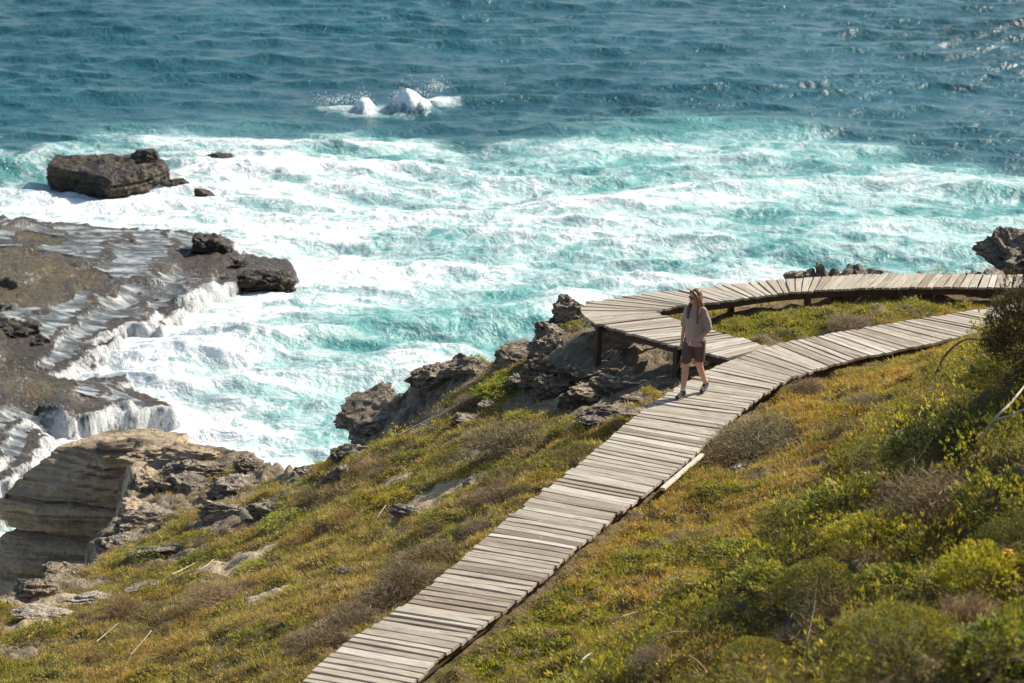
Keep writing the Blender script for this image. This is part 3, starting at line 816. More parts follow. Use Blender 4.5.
# layered cliff block beyond the gully
def cliff():
    def lev(z, xl, yf, zl=0.):
        z -= .40; return [(xl, yf + .5, z + zl), (xl + .9, yf + .05, z + zl * .5), (-8.0, yf - .1, z), (-7.3, yf, z), (-6.8, yf - .3, z), (-6.5, yf + .5, z - .1), (-7.2, yf + 1.3, z - .25), (xl + .7, yf + 1.3, z - .3)]
    L = [lev(-1.5, -12.2, 42.6), lev(2.8, -11.0, 43.7), lev(3.6, -10.6, 44.1), lev(4.2, -9.9, 44.5), lev(4.6, -10.3, 44.35), lev(5.0, -10.1, 44.35), lev(5.4, -9.6, 44.5), lev(5.8, -9.2, 44.6, -.15), lev(6.12, -9.0, 44.75, -.3)]
    return loft_rock('cliff_block', L, M['cliff'], 'tan sandstone block with horizontal layers rising across the gully', seg=240, rows=70, amp=.08, nscale=.9, strata=.27, seed=8, cap_rings=20)
cliff()

# rocks along the shore: (photo u, v, how far above the ground, size, rotation, material, label)
ROCKS = [
 (372,412,.02,(.62,.55,.30),(.25,-.35,.5),'rock_slab','pointed brown slab jutting over the water at the tip of the shore'),
 (352,405,.10,(.34,.40,.14),(.1,-.45,.2),'rock_slab','thin flat slab at the very tip, overhanging the water'),
 (408,384,.05,(.45,.40,.30),(.5,-.3,.9),'rock_slab','brown rock slab leaning on the shore rim above the pointed slab'),
 (395,378,.05,(.22,.3,.2),(.4,-.2,1.9),'rock_grey','small dark rock knob sticking out seaward beside the leaning slab'),
 (437,375,.05,(.50,.35,.22),(.3,.1,.4),'rock','rough brown rock under a green tuft on the shore rim'),
 (468,370,.05,(.42,.34,.22),(.2,-.2,.2),'rock_slab','dark wedge of rock on the rim between two green tufts'),
 (520,358,.05,(.45,.4,.22),(.35,-.3,.7),'rock_slab','tilted flat slab on the rim below the dark knobs'),
 (548,346,.02,(.35,.3,.25),(.1,.2,.1),'rock','blunt grey-brown rock low on the slope under the knobs'),
 (549,328,.1,(.30,.30,.30),(.2,.3,.6),'rock_grey','dark rock knob on the rim, the lower of the two by the deck corner'),
 (569,309,.15,(.30,.28,.28),(.1,.1,1.2),'rock_grey','dark rock knob against the water just left of the deck corner'),
 (540,376,.03,(.42,.26,.30),(.5,.5,.9),'rock_slab','upright sharp slab leaning left in the shaded rock area'),
 (556,388,.03,(.40,.22,.26),(.5,.4,.7),'rock_slab','pale pointed slab below the upright one at the shadow edge'),
 (520,380,.0,(.26,.2,.14),(.1,.1,.2),'rock_grey','small grey stone beside the bright green strip on the slope'),
 (490,405,.0,(.28,.2,.18),(.2,.1,.9),'rock_grey','grey stone with a dark face in the middle of the upper slope'),
 (470,418,.0,(.42,.28,.12),(.1,.2,.3),'rock_grey','low flat grey outcrop just below the stone with the dark face'),
 (598,392,.0,(.55,.22,.16),(.5,.25,.5),'rock_slab','dark tilted slab directly under the corner post of the upper walk'),
 (625,385,.0,(.60,.20,.14),(.5,.2,.4),'rock_slab','long tilted slab in the deck shadow right of the corner post'),
 (645,398,.0,(.42,.18,.12),(.4,.2,.4),'rock_slab','narrow tilted slab nearest the yellow tuft by the post'),
 (575,400,.0,(.45,.20,.18),(.6,.3,.7),'rock_slab','tilted slab at the lower left rim of the deck shadow'),
 (605,372,.0,(.50,.20,.16),(.5,.2,.4),'rock_slab','tilted slab deep in the shade behind the corner post'),
 (575,375,.0,(.42,.24,.2),(.4,.4,.8),'rock_slab','sharp slab left of the corner post'),
 (610,412,.0,(.55,.34,.16),(.1,.1,.3),'rock','pale sandy rock shelf beside the walk left of the walker'),
 (595,420,.0,(.25,.2,.14),(.0,.2,.8),'rock_grey','small shaded rock at the lower left end of the pale rock shelf'),
 (480,480,.0,(.30,.22,.16),(.2,-.1,.5),'rock_grey','blue-grey stone at the top of the bare sandy patch'),
 (412,510,.0,(.30,.18,.12),(.0,.1,.2),'rock_grey','low grey stone at the lower end of the bare sandy patch'),
 (352,455,.0,(.36,.3,.26),(.3,-.1,.3),'rock_grey','dark rock lump on the rim below the pointed tip'),
 (365,446,.0,(.25,.25,.2),(.1,-.3,.9),'rock_grey','dark rock tucked under the pointed tip above the rim lump'),
 (335,477,.0,(.26,.22,.3),(.2,.3,.3),'rock_grey','black upright stone on the rim beside a green tuft'),
 (312,468,.0,(.30,.22,.14),(.1,.1,.4),'rock','small tan rock at the water end of the green rim'),
 (150,452,-.02,(.55,.40,.20),(.05,.05,.3),'cliff','layered tan ledge rock on the seaward rim where the block meets the shoulder'),
 (190,452,-.02,(.60,.36,.18),(.05,.05,.1),'cliff','long layered tan rock on the seaward rim of the sunlit shoulder'),
 (147,478,-.05,(.35,.45,.22),(.05,.1,.1),'cliff','layered tan rock on the gully edge of the sunlit shoulder'),
 (138,505,-.05,(.32,.42,.24),(.05,.1,.2),'cliff','layered tan rock just above the big grey rib at the gully mouth'),
 (180,468,.0,(.30,.28,.24),(.2,.2,.3),'rock_grey','grey knob standing on the sunlit sandstone shoulder'),
 (160,488,.0,(.26,.24,.22),(.1,.3,.9),'rock_grey','grey knob lower left on the sunlit sandstone shoulder'),
 (188,487,.0,(.42,.34,.22),(.3,.1,.3),'rock_grey','wide grey knob in the middle of the rocky shoulder'),
 (215,470,.0,(.55,.3,.22),(.1,.1,.2),'rock','brown rock rib near the top of the rocky shoulder'),
 (232,486,.0,(.5,.3,.26),(.2,.1,.5),'rock_grey','dark rough rib right of the wide grey knob'),
 (250,466,.0,(.34,.26,.2),(.1,.2,.8),'rock','tan rock at the right end of the shoulder, next to the water'),
 (150,520,.0,(.62,.36,.26),(.2,.2,.6),'rock_grey','big grey rib at the mouth of the gully'),
 (230,512,.0,(.52,.22,.22),(.2,.2,.2),'rock_grey','long grey rib above the bright green succulent patch'),
 (268,508,.0,(.4,.2,.2),(.2,-.1,.2),'rock_grey','short grey rib at the right end of the long one'),
 (120,542,.0,(.50,.32,.22),(.2,.2,.5),'rock_grey','grey slab on the gully rim below the big rib'),
 (165,551,.0,(.60,.2,.16),(.15,.1,.25),'rock_grey','long low grey ledge running above the grass'),
 (70,572,.0,(.45,.3,.2),(.2,.1,.5),'rock','tan rock on the gully rim, half in shadow'),
 (40,586,.0,(.40,.25,.18),(.1,.2,.3),'rock','light brown rock at the left end of the gully rim'),
 (12,602,.0,(.35,.25,.14),(.1,.2,.2),'rock','flat tan rock low on the gully rim at the edge of the picture'),
 (95,597,.0,(.50,.2,.1),(.05,.05,.2),'palerock','cream flat stone lying in the grass, the upper of two'),
 (45,612,.0,(.50,.2,.1),(.05,.05,.1),'palerock','cream flat stone lying in the grass, the lower of two'),
 (345,572,.0,(.18,.14,.08),(.1,.0,.3),'rock_grey','small grey stone alone in the grass left of the main walk'),
 (143,585,.0,(.28,.16,.08),(.05,.0,.3),'rock_grey','small flat grey stone in the grass below the rock ledge'),
 (742,466,.0,(.14,.12,.09),(.1,.0,.3),'palerock','small whitish stone in the grass right of the walk'),
 (1008,250,.28,(.50,.5,.40),(.2,.1,.3),'rock_grey','tall craggy grey rock standing at the far end of the upper walk'),
 (1032,262,.35,(.6,.5,.45),(.1,.2,1.3),'rock','brown rock mass right behind the tall craggy one'),
 (992,268,.12,(.42,.45,.25),(.1,.2,.3),'rock_grey','low dark rock at the foot of the tall craggy one'),
]
M['palerock'] = mat_rock('cream_rock', (.55, .48, .38), (.42, .36, .28), (.2, .17, .13))
for k, (u, v, up, size, rot, mt, lab) in enumerate(ROCKS):
    if 535 < u < 575 and v < 340:
        q = P(u, v + 6, 9.35); q.z = max(gz(q.x, q.y), 9.0)
    elif u > 980: q = P(u, v + 18 + 10 * (u < 1000), 10.1)
    else: q = on_ground(u, v + 3)
    boulder('rock', (q.x, q.y, q.z + up - size[2] * .12), size, M[mt], lab, rot=rot, seed=k + 20, jag=.62 if u < 980 else .95, sub=5, blocky=.5, slabs=.10, group='rocks along the shore')
# a row of dark crag tips showing over the far edge of the upper walk
for k, (u, w) in enumerate(((795,.16),(808,.14),(822,.16),(835,.13),(848,.18),(861,.15),(876,.2))):
    q = P(u, 280, 9.6)
    boulder('rock', (q.x, q.y, 9.62), (w * 1.5, w, .22 + .04 * (k % 3)), M['rock_grey'], ['leftmost','second from the left','third from the left','middle','third from the right','second from the right','rightmost'][k] + ' of seven dark crag tips behind the upper walk', rot=(.1, .1, k), seed=70 + k, jag=.6, sub=3, group='crag tips behind the upper walk')

# spray over the two breaking crests
def spray():
    V, Fc = [], []; rr = np.random.default_rng(8)
    for u, v, w, h, n in ((411,106,.8,.7,260),(364,108,.45,.5,120),(437,95,.5,.5,200),(335,107,.9,.3,160)):
        q = P(u, v, 0)
        for k in range(n):
            c = np.array([q.x + rr.normal() * w * .5, q.y + rr.normal() * .5, abs(rr.normal()) * h * .5 + .25]); r = rr.uniform(.005, .017)
            T = np.array([(1,1,1),(1,-1,-1),(-1,1,-1),(-1,-1,1)]) * r + c
            b = len(V); V += T.tolist(); Fc += [[b,b+1,b+2],[b,b+3,b+1],[b,b+2,b+3],[b+1,b+3,b+2]]
    tag(mesh_np('sea_spray', V, np.array(Fc), M['foamw']), 'flecks of white spray over the two breaking wave crests', kind='stuff')
spray()
# ------------------------------------------------------------------ vegetation
def C_(*a): return np.array(a, float)
OLIVE, YGREEN, OCHRE, RUST, GREEN, STRAW, GREYB, PURP, DKGREEN, BRIGHT = (C_(.23,.205,.045), C_(.47,.41,.06), C_(.48,.355,.095), C_(.33,.21,.085), C_(.19,.22,.038),
     C_(.46,.38,.21), C_(.27,.205,.145), C_(.20,.145,.115), C_(.075,.092,.024), C_(.46,.45,.055))

def blades(base, up, length, width, col, lean=.5, rng=RNG, tipcol=None, fold=False):
    """one slim blade per row: base point, growth direction, length, width, colour"""
    n = len(base)
    d = up + rng.normal(size=(n, 3)) * lean; d /= np.linalg.norm(d, axis=1)[:, None] + 1e-9
    s = np.cross(d, rng.normal(size=(n, 3))); s /= np.linalg.norm(s, axis=1)[:, None] + 1e-9
    w = (s * width[:, None]) * .5
    if fold:   # leaf: four corners, wide in the middle
        m = base + d * length[:, None] * .5
        V = np.stack([base, m + w, base + d * length[:, None], m - w], 1).reshape(-1, 3)
        f = np.arange(n * 4).reshape(-1, 4); c = np.repeat(col, 4, 0)
    else:
        V = np.stack([base - w, base + w, base + d * length[:, None]], 1).reshape(-1, 3)
        f = np.arange(n * 3).reshape(-1, 3); c = np.repeat(col, 3, 0)
    return V, f, c

def zone(x, y, items):
    return blobs(x, y, items)
Z_OR = [(760,430,10.5,1.9),(700,520,10.6,2.2),(830,400,10.6,1.6),(780,480,10.8,1.8),(640,590,10.6,1.2),(280,560,8.8,1.4),(170,640,8.9,1.7),(240,620,9.3,1.8),(310,600,9.6,1.0),(900,370,10.8,1.4),(120,665,8.8,1.0)]
Z_GR = [(560,610,10.5,1.0),(500,650,10.5,.9),(520,395,9.2,1.0),(290,515,7.6,.9),(640,560,10.5,.8),(500,430,9.4,.9),(800,325,10.4,1.6),(760,325,10.3,1.6),(880,305,10.3,1.6),(40,670,8.4,1.3),(200,545,7.8,.8),(560,440,9.9,.7),(640,650,11.,1.2),(440,470,9.2,1.),(575,322,9.3,.8),(870,580,12.4,1.2),(1000,470,12.9,1.2)]
Z_PU = [(510,445,9.4,.9),(750,440,10.5,1.),(410,580,10.1,.6),(360,618,10.1,.6),(330,637,10,.6),(440,555,10.1,.5),(490,500,10,.6),(130,610,8,.8),(210,600,8.4,1.0),(850,323,10.4,.6),(330,500,7.9,1.0),(380,465,8.5,.8),(700,460,10.4,.7)]

def ground_cover():
    rng = np.random.default_rng(21)
    # uniform over the land the photo could see, a little wider than the view
    N = 340000
    y = np.sqrt(rng.uniform(14.2 ** 2, 50 ** 2, N)); x = rng.uniform(-1, 1, N) * .245 * y
    sd = poly_sd(x, y, LAND); k = sd > .06; x, y = x[k], y[k]
    h, rk, sn, sd = ground(x, y)
    _, _, t = proj(x, y, h)
    dm = line_dist(x, y, CL_MAIN); db = line_dist(x, y, CL_BR)
    n1 = fbm(x * .8, y * .8, oct=3); n2 = fbm(x * 2.3 + 5, y * 2.3, oct=3); n3 = fbm(x * 5, y * 5 + 9, oct=2)
    keep = (dm > .59) & (db > .5 + .0 * x)
    keep &= rng.random(len(x)) > np.clip(rk * 1.25 - .12 + .8 * n2, 0, .985)
    keep &= rng.random(len(x)) > np.clip(sn * 1.3 + .8 * n2, 0, .97)
    S_ = np.array(SPOTS)
    for i in range(0, len(x), 40000):
        dd = np.hypot(x[i:i+40000, None] - S_[None, :, 0], y[i:i+40000, None] - S_[None, :, 1]) / S_[None, :, 2]
        keep[i:i+40000] &= dd.min(1) > .72
    bare = sstep(.12, .34, fbm(x * 1.1 + 40, y * 1.1, oct=4)) * (h < 11.2) * (dm > 1.1)
    keep &= rng.random(len(x)) > bare * .9
    x, y, h, n1, n2, n3, t, dm = [a[keep] for a in (x, y, h, n1, n2, n3, t, dm)]
    n = len(x)
    zo, zg, zp = zone(x, y, Z_OR), zone(x, y, Z_GR), zone(x, y, Z_PU)
    r = rng.random(n)
    # what grows in each spot
    n4 = fbm(x * 4.2 + 60, y * 4.2, oct=2); s_or = zo * .5 + n1 * .8 + .16 + n4 * .6; s_gr = zg * .8 + n2 * .9 + .12; lf = sstep(1.5, -1.5, x + (y - 27) * -.32) * (h < 10.6); s_pu = zp * .95 - n1 * .8 - .02 + .16 * lf; s_or = s_or - .06 * lf; s_ol = .32 + n3 * .6 + 0 * x; s_yg = .38 + n2 * .4 - n1 * .4 - n4 * .7
    S = np.stack([s_or, s_gr, s_pu, s_ol, s_yg], 1) + rng.normal(size=(n, 5)) * .12
    kind = S.argmax(1)
    cols = np.zeros((n, 3)); 
    pal = [(OCHRE, RUST), (GREEN, BRIGHT * .8), (PURP, GREYB), (OLIVE, OCHRE * .7), (YGREEN, OLIVE)]
    for i, (a, b) in enumerate(pal):
        m = kind == i; f = rng.random(m.sum())[:, None] ** 1.3
        cols[m] = a * (1 - f) + b * f
    hl = sstep(11.05, 11.6, h)[:, None]; cols = cols * (1 - hl) + (cols * .35 + GREYB * .12) * hl  # hill cover colours darkened, painting in the shade between the bushes
    straw = rng.random(n) < .11; cols[straw] = STRAW
    lum = (1 + .45 * fbm(x * 3, y * 3, oct=3)) * (1 + .3 * fbm(x * 9, y * 9, oct=2)); cols *= lum[:, None]; gm = cols.mean(1, keepdims=True) * np.array([1.15, 1., .62]); cols = cols * (1 - .28 * lf[:, None]) + gm * .28 * lf[:, None]
    per = 12
    tall = np.select([kind == 0, kind == 1, kind == 2, kind == 3], [.050, .034, .055, .034], .042) * np.exp(rng.normal(size=n) * .35) * (1 + 1.0 * np.clip(n2 + .1, -.3, .6))
    near = np.clip((dm - .5) / .35, .5, 1); tall = tall * near
    wid = np.select([kind == 1, kind == 2], [.017, .007], .0115)
    rad = .05
    base = np.repeat(np.c_[x, y, h - .012], per, 0)
    off = rng.normal(size=(n * per, 2)) * rad; base[:, :2] += off
    up = np.c_[off * 9.0, np.ones(n * per) * .8]; base[:, 2] += .035 * rng.random(n * per) * np.exp(-(off ** 2).sum(1) / .004)
    ln = np.repeat(tall, per) * rng.uniform(.55, 1.25, n * per)
    c = np.repeat(cols, per, 0) * np.exp(rng.normal(size=(n * per, 1)) * .22)
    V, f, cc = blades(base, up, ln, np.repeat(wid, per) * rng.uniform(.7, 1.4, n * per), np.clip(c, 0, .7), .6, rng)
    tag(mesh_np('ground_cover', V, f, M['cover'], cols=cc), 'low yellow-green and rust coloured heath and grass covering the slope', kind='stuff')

# ---- crowns
def dome_dirs(n, rng, low=-.15):
    z = rng.uniform(low, 1, n); a = rng.uniform(0, 2 * np.pi, n); r = np.sqrt(np.clip(1 - z * z, 0, 1))
    return np.c_[r * np.cos(a), r * np.sin(a), z]

def crown(kind, seed, n=2600):
    """unit-size crown; returns verts, faces, colours of one leaf mesh (quads)"""
    rng = np.random.default_rng(seed)
    lobes = {'leafy': .30, 'cushion': .10, 'dry': .28, 'heath': .32, 'bright': .26, 'rust': .3, 'dark': .25}[kind]
    d = dome_dirs(n, rng)
    lump = 1 + lobes * fbm(d[:, 0] * 2.2 + seed, d[:, 1] * 2.2, d[:, 2] * 2.2, oct=3) * 1.6
    prm = {  # shell depth, leaf length, leaf width, lean, colours, flatness
     'leafy': (.35, .13, .034, .45, (GREEN * 1.25, YGREEN, DKGREEN * 1.3)),
     'bright': (.35, .12, .036, .5, (BRIGHT * .82, YGREEN * .9, GREEN * 1.5)),
     'cushion': (.08, .05, .018, .7, (GREEN * .95, YGREEN * .5, DKGREEN * 1.5)),
     'dry': (.75, .26, .011, .75, (GREYB * 1.15, PURP, STRAW * .6)),
     'heath': (.45, .10, .020, .6, (DKGREEN * 1.1, OLIVE, GREEN * .9)),
     'dark': (.4, .075, .016, .7, (GREYB * .38, DKGREEN * .7, GREYB * .22)),  # darkened leaf colours: the shrub's shaded side is put into its palette
     'rust': (.5, .12, .017, .5, (RUST, OCHRE, OLIVE)),
    }[kind]
    depth, ll, lw, lean, pal = prm
    rr = lump * (1 - depth * rng.random(n) ** 1.6)
    pos = d * rr[:, None]
    pos[:, 2] = np.where(pos[:, 2] < 0, pos[:, 2] * .3, pos[:, 2])
    # sprigs: several leaves share one tip, so light and dark clumps appear
    spr = rng.integers(0, max(n // 5, 1), n)
    if kind in ('leafy', 'bright', 'heath'): pos = pos[spr] + rng.normal(size=(n, 3)) * .022; d2 = d[spr]
    else: d2 = d
    upd = d2 + np.array([0, 0, .55])
    if kind == 'dry': upd = d2 * .6 + rng.normal(size=(n, 3)) * .5 + np.array([0, 0, .4])
    g = fbm(pos[:, 0] * 2.6 + seed, pos[:, 1] * 2.6, pos[:, 2] * 2.6, oct=3) + rng.normal(size=n) * .16
    c = np.where((g < -.12)[:, None], pal[2], np.where((g < .2)[:, None], pal[0], pal[1]))
    c = c * np.exp(rng.normal(size=(n, 1)) * .2)
    V, f, cc = blades(pos, upd, ll * rng.uniform(.6, 1.3, n), lw * rng.uniform(.7, 1.3, n), c, lean, rng, fold=True)
    return V, f, cc

def core(rng, seed, k=.72):
    bm = bmesh.new(); bmesh.ops.create_icosphere(bm, subdivisions=3, radius=1)
    V = np.array([v.co[:] for v in bm.verts]); fc = np.array([[v.index for v in q.verts] for q in bm.faces]); bm.free()
    V = V * (k * (1 + .25 * fbm(V[:, 0] * 2 + seed, V[:, 1] * 2, V[:, 2] * 2, oct=3)))[:, None]; V[:, 2] = np.where(V[:, 2] < 0, V[:, 2] * .3, V[:, 2])
    return V, fc

PROTO = {}
def proto(kind, var, n):
    key = (kind, var, n)
    if key not in PROTO:
        V, f, c = crown(kind, var * 7 + len(kind), n)
        fol = bpy.data.meshes.new(kind + '_foliage')
        o = mesh_np('tmp', V, f, M['twigs'] if kind == 'dry' else M['bush'], cols=c); me = o.data; bpy.data.objects.remove(o)
        # woody stems fanning out from the root, with a dense inner tangle
        rng = np.random.default_rng(var + 50); m = 900 if kind == 'dry' else 420
        d = dome_dirs(m, rng); st = d * (.15 + .6 * rng.random(m))[:, None]; st[:, 2] = np.abs(st[:, 2])
        col = np.tile(GREYB * .75, (m, 1)) * rng.uniform(.5, 1.2, (m, 1))
        V2, f2, c2 = blades(st, d + [0, 0, .2], np.full(m, .35), np.full(m, .02), col, .4, rng, fold=True)
        o = mesh_np('tmp', V2, f2, M['twigs'], cols=c2); me2 = o.data; bpy.data.objects.remove(o)
        PROTO[key] = (me, me2)
    return PROTO[key]

_bc = [0]; SPOTS = []
def bush(u, v, r, kind, label, hz=.62, name='shrub', group=None, squash=1., n=3200, dz=0., flower=None, loc=None, rot=None):
    _bc[0] += 1
    if u > 640 and v > 400 and loc is None: r *= 1.12
    me, st = proto(kind, _bc[0] % 3, n)
    q = loc or on_ground(u, v)
    o = empty(name, (q.x, q.y, q.z - .03 * r + dz), label=label, cat='plant' if name != 'shrub' else 'shrub', group=group)
    f = bpy.data.objects.new('foliage', me); s = bpy.data.objects.new('stems', st)
    for ch in (f, s): COL.objects.link(ch); ch.parent = o
    rr = random.Random(_bc[0] * 13)
    o.rotation_euler = (rr.uniform(-.1, .1), rr.uniform(-.1, .1), rr.uniform(0, 6.28) if rot is None else rot)
    o.scale = (r, r * squash, r * hz)
    SPOTS.append((q.x, q.y, r))
    if flower:
        bm = bmesh.new()
        for k in range(9):
            bmesh.ops.create_icosphere(bm, subdivisions=1, radius=.055, matrix=Matrix.Translation((flower[0] + rr.gauss(0, .05), flower[1] + rr.gauss(0, .05), flower[2] + rr.gauss(0, .03))))
        fm = bpy.data.meshes.new('flower'); bm.to_mesh(fm); bm.free(); fm.materials.append(M['flower'])
        fo = bpy.data.objects.new('flower', fm); COL.objects.link(fo); fo.parent = o
    return o
M['flower'] = mat_plain('orange_petals', (.75, .36, .02), .6, .2)

BUSHES = [
 # left of the main walk
 (288,524,.48,'bright','bright yellow-green succulent cushion, widest of those in the left grass',.28),
 (258,572,.42,'bright','bright yellow-green cushion below the widest one in the left grass',.28),
 (216,510,.36,'bright','small bright green plant between the two long grey rock ribs',.3),
 (171,522,.22,'heath','dark green plant wedged among the grey gully rocks',.6),
 (204,562,.40,'leafy','green leafy plant beside bleached sticks in the left grass',.35),
 (198,541,.36,'leafy','low green plant right below the long grey rock ribs',.3),
 (148,556,.40,'leafy','green plant tucked along the long low grey ledge',.3),
 (124,612,.34,'dry','dark twiggy bush alone below the cream flat stones',.6),
 (222,602,.55,'dry','broad purple-brown dry shrub low in the left field',.25),
 (87,664,.50,'rust','rust brown bush near the lower left corner',.35),
 (310,545,.44,'rust','rust orange bush in the middle of the left slope',.5),
 (345,520,.4,'rust','small ochre bush between the rust orange bush and the sandy patch',.35),
 (180,655,.45,'rust','low ochre bush at the bottom of the left field',.35),
 (262,640,.4,'leafy','olive plant in the ochre field left of the main walk',.3),
 (35,640,.45,'leafy','green low plant at the left picture edge below the rocks',.3),
 (140,640,.4,'heath','dark olive plant in the lower left field',.35),
 (435,366,.20,'bright','yellow tuft growing on the rim of the shore rocks',.9),
 (477,365,.22,'bright','green tuft on the rim right of the yellow tuft',.6),
 (502,368,.24,'leafy','green tuft at the end of the rim next to the knobs',.5),
 (510,388,.55,'bright','bright green strip of succulents under the rim',.22),
 (522,420,.38,'bright','green cushion below the bright green strip',.3),
 (512,445,.72,'dry','large purple-brown dry shrub in the middle of the upper slope',.38),
 (451,462,.34,'heath','dark green bush at the left of the large purple-brown shrub',.5),
 (512,478,.50,'heath','dense dark green bush below the large purple-brown shrub',.42),
 (570,460,.40,'heath','dark green bush close to the walk, left of its middle',.45),
 (574,432,.28,'heath','small dark bush just under the pale rock shelf',.5),
 (470,405,.34,'dry','bundle of bleached dry twigs under the yellow tuft',.4),
 (413,460,.42,'leafy','olive green plant on the slope behind the pointed tip',.28),
 (403,500,.42,'bright','bright green plant at the left of the bare sandy patch',.35),
 (322,468,.20,'bright','green tuft at the low water end of the rim',.5),
 (574,330,.32,'leafy','grassy tuft on the rim at the outer deck corner',.35),
 (438,522,.30,'leafy','green plant right of the bare sandy patch',.4),
 (458,534,.18,'bright','small light green plant close to the left edge of the walk',.5),
 (500,502,.40,'dry','dark tangled shrub at the left edge of the walk, above the small light green plant',.42),
 (477,536,.36,'dry','dry shrub against the left edge of the walk beside the small light green plant',.45),
 (432,562,.46,'dry','highest dark bush of the dead row along the lower walk',.5),
 (408,584,.46,'dry','second from the top in the dead row of bushes along the lower walk',.5),
 (382,606,.44,'dry','third from the top in the dead row of bushes along the lower walk',.5),
 (357,624,.42,'dry','fourth from the top in the dead row of bushes along the lower walk',.45),
 (328,645,.44,'dry','lowest bush of the dead row along the lower walk',.4),
 (524,492,.25,'heath','small dark green bush where the walk passes the dense dark one',.45),
 (649,399,.18,'bright','yellow tuft at the foot of the deck post left of the walker',.8),
 (632,412,.16,'rust','orange tuft beside the walk in front of the yellow tuft',.7),
 # between the walks and right of the main walk
 (850,326,.50,'dry','brown dry shrub in the meadow between the two walks',.3),
 (773,336,.42,'leafy','low green plant in the meadow corner where the walks meet',.22),
 (915,312,.45,'leafy','olive plant in the meadow in front of the short deck posts',.2),
 (718,466,.55,'dry','pale brown dry shrub touching the right edge of the main walk',.4),
 (757,446,.72,'dry','wide pale brown dry shrub right of the walk, the larger of the pair',.34),
 (806,390,.34,'dry','dark brown tangle under the bend of the main walk',.4),
 (874,406,.38,'dry','purple-brown shrub in the ochre grass above the leafy slope',.3),
 (722,494,.34,'leafy','green plant in front of the pale brown dry shrubs',.3),
 (845,432,.40,'heath','small dark green bush at the upper edge of the ochre grass',.35),
 # the right-hand slope
 (1047,352,.66,'dark','tall dark shrub with a steep left side hiding the end of the main walk',1.15),
 (943,462,.66,'heath','big dark green bush high on the right slope',.5),
 (884,462,.48,'heath','dark bush at the left of the big dark green one on the slope',.45),
 (998,430,.55,'heath','olive bush under the white branches on the right slope',.45),
 (1000,385,.45,'leafy','green bush under the steep-sided shrub',.4),
 (940,400,.42,'rust','ochre bush by the dark arched branch',.35),
 (852,512,.52,'leafy','fresh green leafy bush in the middle of the right slope',.42),
 (800,530,.46,'heath','dark leafy bush left of the fresh green one',.45),
 (864,545,.40,'bright','fleshy yellow-green plant with an orange flower',.5),
 (947,520,.56,'dry','large grey twiggy shrub in the middle of the right slope',.5),
 (1000,510,.46,'leafy','green leafy bush at the right of the large grey twiggy shrub',.45),
 (745,560,.42,'leafy','green bush at the lower left fringe of the leafy slope',.35),
 (690,612,.36,'heath','dark bush at the left tip of the leafy slope',.5),
 (722,628,.34,'heath','dark green bush right of the left tip of the leafy slope',.5),
 (775,592,.40,'leafy','light green bush above the olive cushion',.4),
 (828,600,.46,'cushion','olive cushion bush shading the hollow at its left',.5),
 (905,672,.54,'cushion','smooth mossy green dome, largest cushion at the bottom of the slope',.5),
 (752,668,.34,'cushion','small mossy cushion at the bottom left of the largest dome',.5),
 (905,592,.36,'leafy','green plant just above the smooth mossy dome',.4),
 (990,590,.36,'bright','fleshy green plant with yellow flowers at the right picture edge',.6),
 (975,622,.24,'dry','brown dead twigs above the right side of the mossy dome',.5),
 (862,628,.18,'dry','brown dead twigs between the olive cushion and the mossy dome',.5),
 (1005,655,.36,'leafy','pale green plant in the bottom right corner',.45),
 (795,646,.22,'dry','grey dead twigs left of the mossy dome',.5),
 (655,668,.26,'dry','grey twiggy bush at the bottom edge right of the walk',.5),
 (1012,545,.30,'heath','dark bush on the right picture edge under the grey twiggy shrub',.6),
]
for (u, v, r, kind, lab, hz) in BUSHES:
    flower = {'fleshy yellow-green plant with an orange flower': (.1, -.3, 1.0), 'fleshy green plant with yellow flowers at the right picture edge': (.2, .1, 1.05)}.get(lab)
    nm_ = {'cushion': 'cushion_shrub', 'dry': 'dry_shrub', 'bright': 'succulent_plant'}.get(kind, 'shrub')
    near = u > 640 and v > 480
    bush(u, v, r, kind, lab, hz * (1.2 if near else 1.1), name=nm_, n=14000 if kind == 'dark' else 13000 if kind == 'cushion' else (5200 if near or r > .5 else 3000), flower=flower, squash=.8)

